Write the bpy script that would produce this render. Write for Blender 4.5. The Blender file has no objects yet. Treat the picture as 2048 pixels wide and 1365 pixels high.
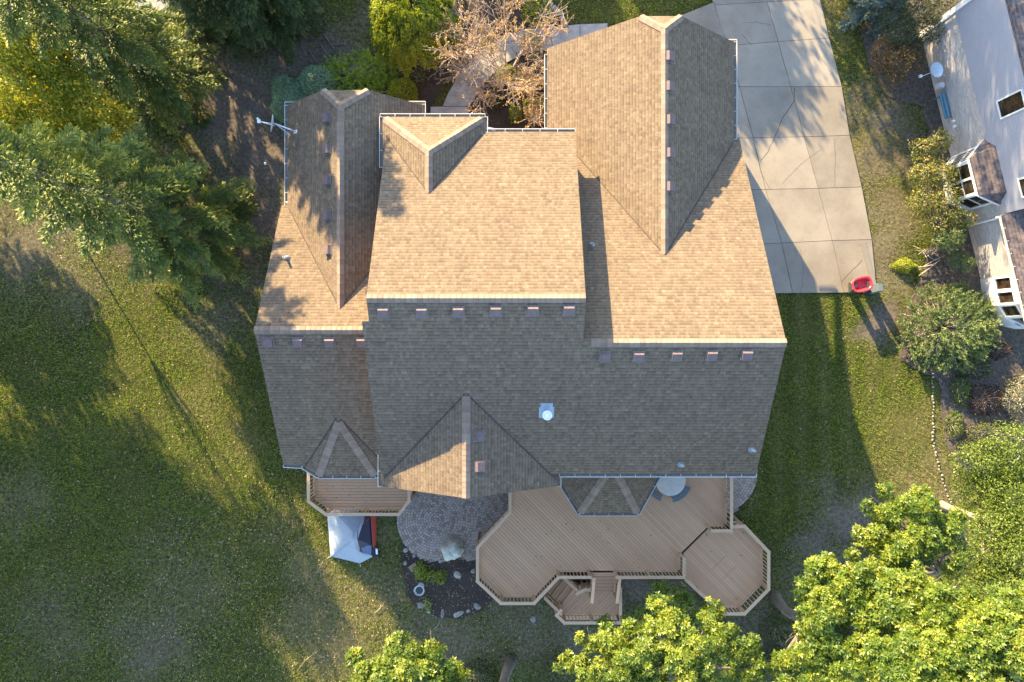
import bpy, bmesh, math, random
import numpy as np
from mathutils import Vector, Matrix
R = math.radians
random.seed(7)
rng = np.random.default_rng(11)
scene = bpy.context.scene
col = scene.collection

# ------------------------------------------------------------------ camera, sky, sun, exposure
H = 35.0                       # camera height above the lawn
F = 1365.0                     # focal length in photo pixels (24 mm equivalent)
cam = bpy.data.cameras.new("camera")
cam.lens = 24.0; cam.sensor_width = 36.0
cam.clip_start = 0.5; cam.clip_end = 2000
camo = bpy.data.objects.new("camera", cam); col.objects.link(camo)
camo.location = (0, 0, H); camo.rotation_euler = (0, 0, 0)
scene.camera = camo

SUN_EL = R(18.4)
SX, SY = 0.515, -0.857          # horizontal travel direction of the light
world = bpy.data.worlds.new("World"); scene.world = world
world.use_nodes = True
wn = world.node_tree
bg = wn.nodes["Background"]; bg.inputs[1].default_value = 0.15
sky = wn.nodes.new("ShaderNodeTexSky"); sky.sky_type = 'NISHITA'
sky.sun_disc = False; sky.sun_elevation = SUN_EL
sky.sun_rotation = math.atan2(-SX, -SY)
sky.altitude = 200; sky.air_density = 1.0; sky.dust_density = 0.5; sky.ozone_density = 1.2
wn.links.new(sky.outputs[0], bg.inputs[0])
sl = bpy.data.lights.new("sun", 'SUN'); sl.energy = 4.8; sl.angle = R(0.55)
sl.color = (1.0, 0.77, 0.42)
so = bpy.data.objects.new("sun", sl); col.objects.link(so)
ldir = Vector((SX*math.cos(SUN_EL), SY*math.cos(SUN_EL), -math.sin(SUN_EL)))
so.rotation_euler = ldir.to_track_quat('-Z', 'Y').to_euler()
so.location = (-20, 30, 40)
scene.view_settings.view_transform = 'Standard'
scene.view_settings.look = 'None'
scene.view_settings.exposure = 2.42
scene.view_settings.gamma = 1.0
scene.cycles.max_bounces = 6
scene.cycles.transparent_max_bounces = 4
scene.cycles.use_denoising = True

# ------------------------------------------------------------------ helpers
def P(px, py, z=0.0):
    d = (H - z) / F
    return Vector(((px-1024)*d, (682.5-py)*d, z))
def P2(px, py, z=0.0):
    v = P(px, py, z); return (v.x, v.y)
def on_plane(px, py, pl):      # where the sight line of a pixel meets z = a + b x + c y
    a, b, c = pl
    u = (px-1024)/F; v = (682.5-py)/F
    D = (H-a)/(1+b*u+c*v)
    return Vector((u*D, v*D, H-D))

def tag(o, label=None, cat=None, group=None, kind=None):
    if label: o["label"] = label
    if cat: o["category"] = cat
    if group: o["group"] = group
    if kind: o["kind"] = kind
    return o
def empty(name, loc=(0, 0, 0), label=None, cat=None, group=None):
    o = bpy.data.objects.new(name, None); col.objects.link(o)
    o.location = loc; o.empty_display_size = 0.3
    return tag(o, label, cat, group)
def link(name, me, parent=None, loc=None):
    o = bpy.data.objects.new(name, me); col.objects.link(o)
    if parent is not None: o.parent = parent
    if loc is not None: o.location = loc
    return o

class MB:
    """collects polygons (with metre uv) and builds ONE mesh object"""
    def __init__(s): s.v = []; s.f = []; s.uv = []; s.mi = []; s.rn = []
    def face(s, pts, uv=None, mi=0, rn=None):
        b = len(s.v)
        s.v += [tuple(p) for p in pts]
        s.f.append(list(range(b, b+len(pts))))
        if uv is None: uv = face_uv(pts)
        s.uv.append(uv); s.mi.append(mi); s.rn.append(random.random() if rn is None else rn)
    def hexa(s, b4, t4, mi=0, rn=None):
        rn = random.random() if rn is None else rn
        s.face(list(reversed(b4)), mi=mi, rn=rn); s.face(t4, mi=mi, rn=rn)
        for i in range(4):
            j = (i+1) % 4
            s.face([b4[i], b4[j], t4[j], t4[i]], mi=mi, rn=rn)
    def box(s, c, size, rz=0.0, mi=0, rn=None):
        cx, cy, cz = c; sx, sy, sz = size[0]/2, size[1]/2, size[2]/2
        ca, sa = math.cos(rz), math.sin(rz)
        q = [(-sx, -sy), (sx, -sy), (sx, sy), (-sx, sy)]
        q = [(cx+x*ca-y*sa, cy+x*sa+y*ca) for x, y in q]
        s.hexa([(x, y, cz-sz) for x, y in q], [(x, y, cz+sz) for x, y in q], mi, rn)
    def bar(s, p0, p1, w, h, mi=0, rn=None, up=(0, 0, 1)):
        p0 = Vector(p0); p1 = Vector(p1); t = (p1-p0)
        if t.length < 1e-6: return
        t.normalize(); u = Vector(up)
        if abs(t.dot(u)) > 0.98: u = Vector((0, 1, 0))
        a = t.cross(u).normalized(); u = a.cross(t).normalized()
        a *= w/2; u *= h/2
        b4 = [p0-a-u, p0+a-u, p1+a-u, p1-a-u]; t4 = [p0-a+u, p0+a+u, p1+a+u, p1-a+u]
        s.hexa(b4, t4, mi, rn)
    def tube(s, pts, rad, n=7, mi=0, cap=True):
        pts = [Vector(p) for p in pts]; rings = []
        if not hasattr(rad, '__len__'): rad = [rad]*len(pts)
        for i, p in enumerate(pts):
            t = (pts[min(i+1, len(pts)-1)]-pts[max(i-1, 0)]).normalized()
            u = Vector((0, 0, 1)) if abs(t.z) < 0.95 else Vector((1, 0, 0))
            a = t.cross(u).normalized(); b = t.cross(a).normalized()
            rings.append([p+(a*math.cos(2*math.pi*k/n)+b*math.sin(2*math.pi*k/n))*rad[i] for k in range(n)])
        for i in range(len(rings)-1):
            for k in range(n):
                k2 = (k+1) % n
                s.face([rings[i][k], rings[i+1][k], rings[i+1][k2], rings[i][k2]], mi=mi, rn=0.5)
        if cap:
            s.face(rings[0], mi=mi, rn=0.5); s.face(list(reversed(rings[-1])), mi=mi, rn=0.5)
    def lathe(s, prof, c=(0, 0, 0), n=24, mi=0):
        rings = [[(c[0]+r*math.cos(2*math.pi*k/n), c[1]+r*math.sin(2*math.pi*k/n), c[2]+z) for k in range(n)] for r, z in prof]
        for i in range(len(rings)-1):
            for k in range(n):
                k2 = (k+1) % n
                s.face([rings[i][k], rings[i][k2], rings[i+1][k2], rings[i+1][k]], mi=mi, rn=0.5)
    def slab(s, pts, th, mi=0, side=None, uv=None):
        """polygon seen from above, thickened straight down"""
        pts = [Vector(p) for p in pts]
        area = sum(pts[i].x*pts[(i+1) % len(pts)].y-pts[(i+1) % len(pts)].x*pts[i].y for i in range(len(pts)))
        if area < 0: pts = pts[::-1]
        rn = random.random(); side = mi if side is None else side
        lo = [p-Vector((0, 0, th)) for p in pts]
        s.face(pts, mi=mi, rn=rn, uv=uv); s.face(lo[::-1], mi=side, rn=rn)
        for i in range(len(pts)):
            j = (i+1) % len(pts)
            s.face([lo[i], lo[j], pts[j], pts[i]], mi=side, rn=rn)
    def build(s, name, mats, parent=None, smooth=False, merge=False, loc=None):
        me = bpy.data.meshes.new(name)
        off = Vector(loc) if loc is not None else (Vector(parent.location) if parent is not None and parent.parent is None else Vector((0, 0, 0)))
        if parent is not None and parent.parent is not None: off = Vector(parent.parent.location)+Vector(parent.location)
        vs = [(x-off.x, y-off.y, z-off.z) for x, y, z in s.v]
        me.from_pydata(vs, [], s.f)
        uvl = me.uv_layers.new(name="UVMap")
        flat = np.array([c for uv in s.uv for p in uv for c in p], dtype=np.float32)
        uvl.data.foreach_set("uv", flat)
        at = me.attributes.new("rnd", 'FLOAT', 'FACE'); at.data.foreach_set("value", np.array(s.rn, dtype=np.float32))
        me.polygons.foreach_set("material_index", np.array(s.mi, dtype=np.int32))
        for m in (mats if isinstance(mats, (list, tuple)) else [mats]): me.materials.append(m)
        if merge or smooth:
            bm = bmesh.new(); bm.from_mesh(me); bmesh.ops.remove_doubles(bm, verts=bm.verts, dist=1e-4)
            bmesh.ops.recalc_face_normals(bm, faces=bm.faces); bm.to_mesh(me); bm.free()
        if smooth: me.polygons.foreach_set("use_smooth", np.ones(len(me.polygons), dtype=bool))
        me.update()
        return link(name, me, parent, loc)
def face_uv(pts):
    """u runs level, v runs up the slope, both in metres"""
    pts = [Vector(p) for p in pts]
    n = Vector((0, 0, 0))
    for i in range(len(pts)):
        a, b = pts[i], pts[(i+1) % len(pts)]
        n += Vector(((a.y-b.y)*(a.z+b.z), (a.z-b.z)*(a.x+b.x), (a.x-b.x)*(a.y+b.y)))
    if n.length < 1e-12: return [(0, 0)]*len(pts)
    n.normalize()
    if abs(n.z) > 0.999: return [(p.x, p.y) for p in pts]
    u = Vector((0, 0, 1)).cross(n).normalized(); v = n.cross(u).normalized()
    return [(p.dot(u), p.dot(v)) for p in pts]
def np_mesh(name, V, Fc, mat, parent=None, rnd=None, extra=None, loc=(0, 0, 0)):
    V = np.asarray(V, dtype=np.float32)-np.asarray(loc, dtype=np.float32)
    Fc = np.asarray(Fc, dtype=np.int32); k = Fc.shape[1]
    me = bpy.data.meshes.new(name)
    me.vertices.add(len(V)); me.vertices.foreach_set("co", V.ravel())
    me.loops.add(Fc.size); me.loops.foreach_set("vertex_index", Fc.ravel())
    me.polygons.add(len(Fc)); me.polygons.foreach_set("loop_start", np.arange(0, Fc.size, k, dtype=np.int32))
    me.polygons.foreach_set("loop_total", np.full(len(Fc), k, dtype=np.int32))
    for nm, a in [("rnd", rnd)]+list((extra or {}).items()):
        if a is not None:
            at = me.attributes.new(nm, 'FLOAT', 'POINT'); at.data.foreach_set("value", np.asarray(a, dtype=np.float32))
    me.materials.append(mat); me.update(calc_edges=True); me.validate()
    return link(name, me, parent)

# ------------------------------------------------------------------ materials
def newmat(name):
    m = bpy.data.materials.new(name); m.use_nodes = True
    t = m.node_tree; b = t.nodes["Principled BSDF"]
    return m, t, b
def N(t, typ, **kw):
    n = t.nodes.new(typ)
    for k, v in kw.items(): setattr(n, k, v)
    return n
def L(t, a, b): t.links.new(a, b)
def math_n(t, op, a, b=None, c=None, clamp=False):
    n = N(t, "ShaderNodeMath", operation=op); n.use_clamp = clamp
    for i, x in enumerate((a, b, c)):
        if x is None: continue
        if isinstance(x, (int, float)): n.inputs[i].default_value = x
        else: L(t, x, n.inputs[i])
    return n.outputs[0]
def ramp(t, fac, stops, interp='LINEAR'):
    n = N(t, "ShaderNodeValToRGB"); n.color_ramp.interpolation = interp
    e = n.color_ramp.elements
    while len(e) < len(stops): e.new(0.5)
    for el, (p, c) in zip(e, stops): el.position = p; el.color = (*c, 1)
    if fac is not None: L(t, fac, n.inputs[0])
    return n.outputs[0]
def mixc(t, fac, a, b, mode='MIX'):
    n = N(t, "ShaderNodeMix", data_type='RGBA', blend_type=mode)
    for i, x in ((0, fac), (6, a), (7, b)):
        if isinstance(x, (int, float)): n.inputs[i].default_value = x
        elif isinstance(x, tuple): n.inputs[i].default_value = (*x, 1)
        else: L(t, x, n.inputs[i])
    return n.outputs[2]
def noise(t, vec, scale, detail=3.0, rough=0.55):
    n = N(t, "ShaderNodeTexNoise"); n.inputs["Scale"].default_value = scale
    n.inputs["Detail"].default_value = detail; n.inputs["Roughness"].default_value = rough
    if vec is not None: L(t, vec, n.inputs["Vector"])
    return n.outputs[0]
def wpos(t): return N(t, "ShaderNodeNewGeometry").outputs["Position"]
def bump(t, b, h, dist=0.02, strength=1.0):
    n = N(t, "ShaderNodeBump"); n.inputs["Distance"].default_value = dist; n.inputs["Strength"].default_value = strength
    L(t, h, n.inputs["Height"]); L(t, n.outputs[0], b.inputs["Normal"]); return n
def attr(t, nm):
    n = N(t, "ShaderNodeAttribute", attribute_name=nm); return n.outputs["Fac"]
def plain(name, c, rough=0.6, var=0.12, scale=6.0, metal=0.0, spec=0.4, bmp=0.0, bscale=30):
    m, t, b = newmat(name)
    p = wpos(t)
    f = noise(t, p, scale, 4)
    lo = tuple(x*(1-var) for x in c); hi = tuple(min(1, x*(1+var)) for x in c)
    L(t, ramp(t, f, [(0.3, lo), (0.7, hi)]), b.inputs["Base Color"])
    b.inputs["Roughness"].default_value = rough; b.inputs["Metallic"].default_value = metal
    b.inputs["Specular IOR Level"].default_value = spec
    if bmp: bump(t, b, noise(t, p, bscale, 4), bmp)
    return m

def shingle(name, stops, course=0.145, tab=0.19, cap=False, bd=0.014):
    m, t, b = newmat(name)
    uv = N(t, "ShaderNodeUVMap"); uv.uv_map = "UVMap"
    sp = N(t, "ShaderNodeSeparateXYZ"); L(t, uv.outputs[0], sp.inputs[0])
    wob = noise(t, uv.outputs[0], 1.3, 2)
    v = math_n(t, 'ADD', sp.outputs[1], math_n(t, 'MULTIPLY', wob, 0.02))
    vr = math_n(t, 'DIVIDE', v, course)
    row = math_n(t, 'FLOOR', vr); fv = math_n(t, 'FRACT', vr)
    wn1 = N(t, "ShaderNodeTexWhiteNoise", noise_dimensions='1D'); L(t, row, wn1.inputs["W"])
    ur = math_n(t, 'ADD', math_n(t, 'DIVIDE', sp.outputs[0], tab), math_n(t, 'MULTIPLY', wn1.outputs[0], 37.0))
    # irregular tab widths: two cell grids per course
    def cell(k, o):
        x = math_n(t, 'MULTIPLY_ADD', ur, k, o)
        cx = N(t, "ShaderNodeCombineXYZ"); L(t, math_n(t, 'FLOOR', x), cx.inputs[0]); L(t, row, cx.inputs[1])
        w = N(t, "ShaderNodeTexWhiteNoise", noise_dimensions='2D'); L(t, cx.outputs[0], w.inputs["Vector"])
        return w.outputs[0], math_n(t, 'FRACT', x)
    r1, f1 = cell(1.0, 0.0)
    r2, f2 = cell(1.62, 0.37)
    # raised tooth of a laminated shingle
    tooth = math_n(t, 'MULTIPLY', math_n(t, 'GREATER_THAN', r2, 0.48), math_n(t, 'GREATER_THAN', f2, 0.12))
    if cap: tooth = math_n(t, 'MULTIPLY', tooth, 0.3)
    shade = math_n(t, 'MULTIPLY_ADD', r1, 0.55, math_n(t, 'MULTIPLY', r2, 0.45))
    big = noise(t, uv.outputs[0], 0.55, 3)
    gr = noise(t, uv.outputs[0], 55.0, 3, 0.7)
    fac = math_n(t, 'ADD', math_n(t, 'MULTIPLY_ADD', shade, 0.56, 0.09), math_n(t, 'ADD', math_n(t, 'MULTIPLY', big, 0.22), math_n(t, 'MULTIPLY', gr, 0.18)))
    fac = math_n(t, 'SUBTRACT', fac, 0.08)
    mp = N(t, "ShaderNodeMapping"); L(t, uv.outputs[0], mp.inputs[0]); mp.inputs["Scale"].default_value = (1.1, 0.16, 1)
    fac = math_n(t, 'MULTIPLY_ADD', math_n(t, 'SUBTRACT', noise(t, mp.outputs[0], 1.0, 4), 0.5), 0.34, fac)
    c = ramp(t, fac, stops)
    # darker granule strip printed on the upper layer's cut-outs
    dark = math_n(t, 'MULTIPLY', math_n(t, 'SUBTRACT', 1.0, tooth), math_n(t, 'GREATER_THAN', fv, 0.62))
    if cap: dark = math_n(t, 'MULTIPLY', dark, 0.25)
    if not cap: dark = math_n(t, 'MAXIMUM', dark, math_n(t, 'MULTIPLY', math_n(t, 'GREATER_THAN', fv, 0.82), 0.75))  # printed band along every course, also painting the shadow under its butt edge
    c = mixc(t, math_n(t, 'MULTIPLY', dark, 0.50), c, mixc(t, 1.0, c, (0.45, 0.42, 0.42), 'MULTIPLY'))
    L(t, c, b.inputs["Base Color"])
    b.inputs["Roughness"].default_value = 0.95; b.inputs["Specular IOR Level"].default_value = 0.15
    h = math_n(t, 'ADD', math_n(t, 'SUBTRACT', 1.0, fv), math_n(t, 'MULTIPLY', tooth, 0.6))
    h = math_n(t, 'ADD', h, math_n(t, 'MULTIPLY', gr, 0.35))
    bump(t, b, h, bd)
    return m

M = {}
SH = [(0.05, (0.088, 0.064, 0.047)), (0.35, (0.138, 0.1025, 0.073)), (0.65, (0.169, 0.128, 0.090)), (0.95, (0.232, 0.183, 0.131))]
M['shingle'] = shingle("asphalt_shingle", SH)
M['cap'] = shingle("ridge_shingle", [(0.1, (0.165, 0.12, 0.095)), (0.5, (0.22, 0.165, 0.13)), (0.9, (0.28, 0.215, 0.17))], 0.2, 0.9, True, 0.008)
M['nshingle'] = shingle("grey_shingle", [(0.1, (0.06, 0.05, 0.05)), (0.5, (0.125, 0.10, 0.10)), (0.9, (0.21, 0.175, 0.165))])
M['gutter'] = plain("white_gutter", (0.52, 0.51, 0.48), 0.5, 0.08)
M['trough'] = plain("dark_trough", (0.15, 0.14, 0.13), 0.8, 0.4, 20)
M['fascia'] = plain("cream_fascia", (0.55, 0.47, 0.36), 0.6, 0.06)
M['vent'] = plain("brown_vent_paint", (0.135, 0.095, 0.092), 0.6, 0.15, 9, 0.0, 0.3)
M['ventlip'] = plain("vent_flange", (0.17, 0.14, 0.135), 0.5, 0.15)
M['pipe'] = plain("galvanised_pipe", (0.62, 0.62, 0.62), 0.35, 0.12, 20)
M['lead'] = plain("lead_flashing", (0.22, 0.27, 0.32), 0.5, 0.15)
M['blueflash'] = plain("painted_flashing", (0.24, 0.30, 0.36), 0.5, 0.15)
M['white'] = plain("white_paint", (0.78, 0.78, 0.76), 0.45, 0.06)
M['black'] = plain("dark_rubber", (0.02, 0.02, 0.022), 0.6, 0.3)
M['glass'] = None

def brickmat(name, c1, c2, cm, w=0.22, h=0.075, gap=0.01):
    m, t, b = newmat(name)
    uv = N(t, "ShaderNodeUVMap"); uv.uv_map = "UVMap"
    br = N(t, "ShaderNodeTexBrick"); L(t, uv.outputs[0], br.inputs["Vector"])
    br.inputs["Scale"].default_value = 1.0; br.inputs["Brick Width"].default_value = w; br.inputs["Row Height"].default_value = h
    br.inputs["Mortar Size"].default_value = gap
    for i, c in ((1, c1), (2, c2), (3, cm)): br.inputs[i].default_value = (*c, 1)
    f = noise(t, uv.outputs[0], 9, 4)
    L(t, mixc(t, math_n(t, 'MULTIPLY', f, 0.5), br.outputs[0], tuple(x*0.6 for x in c1)), b.inputs["Base Color"])
    b.inputs["Roughness"].default_value = 0.9
    bump(t, b, math_n(t, 'MULTIPLY_ADD', br.outputs[1], -1.0, math_n(t, 'MULTIPLY', f, 0.5)), 0.012)
    return m
M['brick'] = brickmat("house_brick", (0.33, 0.20, 0.14), (0.26, 0.15, 0.11), (0.35, 0.32, 0.28))
M['nbrick'] = brickmat("whitewashed_brick", (0.62, 0.56, 0.52), (0.36, 0.30, 0.28), (0.55, 0.51, 0.48), 0.2, 0.07, 0.012)
def siding(name, c, course=0.11):
    m, t, b = newmat(name)
    uv = N(t, "ShaderNodeUVMap"); uv.uv_map = "UVMap"
    sp = N(t, "ShaderNodeSeparateXYZ"); L(t, uv.outputs[0], sp.inputs[0])
    fv = math_n(t, 'FRACT', math_n(t, 'DIVIDE', sp.outputs[1], course))
    f = noise(t, wpos(t), 3, 3)
    L(t, ramp(t, f, [(0.3, tuple(x*0.93 for x in c)), (0.7, c)]), b.inputs["Base Color"])
    b.inputs["Roughness"].default_value = 0.5
    bump(t, b, math_n(t, 'SUBTRACT', 1.0, fv), 0.06)
    return m
M['siding'] = siding("lilac_lap_siding", (0.60, 0.62, 0.76))
M['hsiding'] = siding("cream_lap_siding", (0.52, 0.45, 0.35))
m, t, b = newmat("window_glass"); b.inputs["Base Color"].default_value = (0.025, 0.03, 0.03, 1)
f = noise(t, wpos(t), 2.2, 3); L(t, ramp(t, f, [(0.35, (0.008, 0.008, 0.009)), (0.6, (0.05, 0.03, 0.02)), (0.75, (0.05, 0.07, 0.05))]), b.inputs["Base Color"])
b.inputs["Roughness"].default_value = 0.06; b.inputs["Specular IOR Level"].default_value = 0.6
M['glass'] = m

def wood(name, c, var=0.18, along=True, speck=True):
    m, t, b = newmat(name)
    uv = N(t, "ShaderNodeUVMap"); uv.uv_map = "UVMap"
    mp = N(t, "ShaderNodeMapping"); L(t, uv.outputs[0], mp.inputs[0]); mp.inputs["Scale"].default_value = (2.0, 30.0, 1.0)
    g = noise(t, mp.outputs[0], 1.0, 4)
    big = noise(t, wpos(t), 1.1, 3)
    r = attr(t, "rnd")
    fac = math_n(t, 'ADD', math_n(t, 'MULTIPLY', g, 0.35), math_n(t, 'ADD', math_n(t, 'MULTIPLY', r, 0.4), math_n(t, 'MULTIPLY', big, 0.35)))
    cc = ramp(t, fac, [(0.2, tuple(x*(1-var) for x in c)), (0.85, tuple(min(1, x*(1+var)) for x in c))])
    if speck:
        s = noise(t, wpos(t), 6.5, 1.5)
        cc = mixc(t, math_n(t, 'MULTIPLY', math_n(t, 'GREATER_THAN', s, 0.735), 0.6), cc, (0.06, 0.035, 0.025))
    L(t, cc, b.inputs["Base Color"])
    b.inputs["Roughness"].default_value = 0.75; b.inputs["Specular IOR Level"].default_value = 0.25
    bump(t, b, g, 0.003)
    return m
M['deck'] = wood("stained_deck_board", (0.49, 0.30, 0.18), 0.12)
M['rail'] = wood("stained_rail", (0.45, 0.305, 0.20), 0.1, speck=False)
M['frame'] = wood("deck_framing", (0.22, 0.145, 0.10), 0.2, speck=False)

m, t, b = newmat("concrete"); p = wpos(t)
a1 = noise(t, p, 0.45, 5, 0.6); a2 = noise(t, p, 14, 4, 0.7); r = attr(t, "rnd")
fac = math_n(t, 'ADD', math_n(t, 'MULTIPLY', a1, 0.55), math_n(t, 'ADD', math_n(t, 'MULTIPLY', a2, 0.25), math_n(t, 'MULTIPLY', r, 0.22)))
cc = ramp(t, fac, [(0.28, (0.165, 0.14, 0.112)), (0.5, (0.255, 0.22, 0.178)), (0.75, (0.325, 0.283, 0.23))])
st = noise(t, p, 1.7, 4, 0.65)
cc = mixc(t, math_n(t, 'MULTIPLY', math_n(t, 'SUBTRACT', st, 0.5), 1.1), cc, (0.12, 0.11, 0.10))
L(t, cc, b.inputs["Base Color"]); b.inputs["Roughness"].default_value = 0.88; b.inputs["Specular IOR Level"].default_value = 0.25
bump(t, b, a2, 0.006); M['concrete'] = m
M['joint'] = plain("joint_filler", (0.045, 0.04, 0.033), 0.95, 0.4, 8)
M['walk'] = plain("path_concrete", (0.30, 0.29, 0.275), 0.9, 0.2, 3, bmp=0.004)

m, t, b = newmat("paver"); r = attr(t, "rnd"); n2 = noise(t, wpos(t), 25, 3)
cc = ramp(t, math_n(t, 'ADD', math_n(t, 'MULTIPLY', r, 0.75), math_n(t, 'MULTIPLY', n2, 0.25)), [(0.1, (0.19, 0.145, 0.12)), (0.4, (0.29, 0.232, 0.192)), (0.7, (0.36, 0.30, 0.255)), (0.92, (0.33, 0.215, 0.168))])
L(t, cc, b.inputs["Base Color"]); b.inputs["Roughness"].default_value = 0.9; bump(t, b, n2, 0.006); M['paver'] = m
M['paverbed'] = plain("joint_sand", (0.045, 0.040, 0.035), 0.95, 0.4, 10)

def groundmat():
    m, t, b = newmat("lawn_ground"); p = wpos(t)
    dry = attr(t, "dry"); bare = attr(t, "bare")
    n1 = noise(t, p, 0.55, 5, 0.6); n2 = noise(t, p, 6.0, 5, 0.7); n3 = noise(t, p, 30.0, 3, 0.8)
    g = ramp(t, math_n(t, 'ADD', math_n(t, 'MULTIPLY', n1, 0.5), math_n(t, 'MULTIPLY', n2, 0.5)), [(0.3, (0.022, 0.024, 0.007)), (0.5, (0.048, 0.050, 0.012)), (0.7, (0.10, 0.092, 0.024))])
    y = ramp(t, n2, [(0.3, (0.12, 0.098, 0.042)), (0.7, (0.27, 0.215, 0.105))])
    dirt = ramp(t, math_n(t, 'ADD', math_n(t, 'MULTIPLY', n1, 0.4), math_n(t, 'MULTIPLY', n2, 0.6)), [(0.3, (0.085, 0.065, 0.054)), (0.6, (0.185, 0.15, 0.125)), (0.8, (0.30, 0.255, 0.215))])
    fd = math_n(t, 'MULTIPLY_ADD', math_n(t, 'SUBTRACT', n2, 0.5), 1.6, dry, clamp=True)
    fb = math_n(t, 'MULTIPLY_ADD', math_n(t, 'SUBTRACT', n2, 0.5), 2.0, bare, clamp=True)
    fd = math_n(t, 'MULTIPLY', fd, math_n(t, 'GREATER_THAN', dry, 0.01)); fb = math_n(t, 'MULTIPLY', fb, math_n(t, 'GREATER_THAN', bare, 0.03))
    c = mixc(t, fb, mixc(t, fd, g, y), dirt)
    c = mixc(t, math_n(t, 'MULTIPLY', n3, 0.25), c, (0.03, 0.03, 0.012))
    L(t, c, b.inputs["Base Color"]); b.inputs["Roughness"].default_value = 0.95; b.inputs["Specular IOR Level"].default_value = 0.1
    h = math_n(t, 'ADD', math_n(t, 'MULTIPLY', n2, 0.7), n3); bump(t, b, h, 0.022)
    return m
M['ground'] = groundmat()
def grassmat():
    m, t, b = newmat("grass_blade"); r = attr(t, "rnd"); dry = attr(t, "dry")
    n1 = noise(t, wpos(t), 0.6, 4)
    g = ramp(t, math_n(t, 'ADD', math_n(t, 'MULTIPLY', r, 0.6), math_n(t, 'MULTIPLY', n1, 0.4)), [(0.15, (0.080, 0.160, 0.018)), (0.55, (0.225, 0.355, 0.032)), (0.9, (0.48, 0.55, 0.065))])
    y = ramp(t, r, [(0.1, (0.27, 0.225, 0.085)), (0.9, (0.50, 0.41, 0.19))])
    f = math_n(t, 'GREATER_THAN', math_n(t, 'ADD', dry, math_n(t, 'MULTIPLY', math_n(t, 'SUBTRACT', math_n(t, 'FRACT', math_n(t, 'MULTIPLY', r, 7.13)), 0.5), 0.9)), 0.5)
    c = mixc(t, f, g, y); L(t, c, b.inputs["Base Color"]); b.inputs["Roughness"].default_value = 0.7
    b.inputs["Specular IOR Level"].default_value = 0.2
    tr = N(t, "ShaderNodeBsdfTranslucent"); L(t, c, tr.inputs[0]); mx = N(t, "ShaderNodeMixShader"); mx.inputs[0].default_value = 0.55
    L(t, b.outputs[0], mx.inputs[1]); L(t, tr.outputs[0], mx.inputs[2]); L(t, mx.outputs[0], t.nodes["Material Output"].inputs[0])
    return m
M['grass'] = grassmat()
m, t, b = newmat("bark_mulch"); p = wpos(t); n1 = noise(t, p, 18, 5, 0.75); n2 = noise(t, p, 1.2, 3)
L(t, ramp(t, math_n(t, 'ADD', math_n(t, 'MULTIPLY', n1, 0.75), math_n(t, 'MULTIPLY', n2, 0.25)), [(0.3, (0.016, 0.011, 0.009)), (0.55, (0.045, 0.031, 0.025)), (0.75, (0.10, 0.07, 0.055))]), b.inputs["Base Color"])
b.inputs["Roughness"].default_value = 0.95; bump(t, b, n1, 0.05); M['mulch'] = m
M['soil'] = plain("bare_soil", (0.085, 0.068, 0.055), 0.95, 0.5, 7, bmp=0.03, bscale=14)

def leafmat(name, c1, c2, c3, trans=0.35, rough=0.5, spec=0.35):
    m, t, b = newmat(name); r = attr(t, "rnd"); n1 = noise(t, wpos(t), 0.9, 2)
    f = math_n(t, 'ADD', math_n(t, 'MULTIPLY', r, 0.7), math_n(t, 'MULTIPLY', n1, 0.3))
    c = ramp(t, f, [(0.15, c1), (0.55, c2), (0.9, c3)])
    L(t, c, b.inputs["Base Color"]); b.inputs["Roughness"].default_value = rough; b.inputs["Specular IOR Level"].default_value = spec
    tr = N(t, "ShaderNodeBsdfTranslucent"); L(t, mixc(t, 1.0, c, (1.25, 1.2, 0.6), 'MULTIPLY'), tr.inputs[0])
    mx = N(t, "ShaderNodeMixShader"); mx.inputs[0].default_value = trans
    L(t, b.outputs[0], mx.inputs[1]); L(t, tr.outputs[0], mx.inputs[2]); L(t, mx.outputs[0], t.nodes["Material Output"].inputs[0])
    return m
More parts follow.
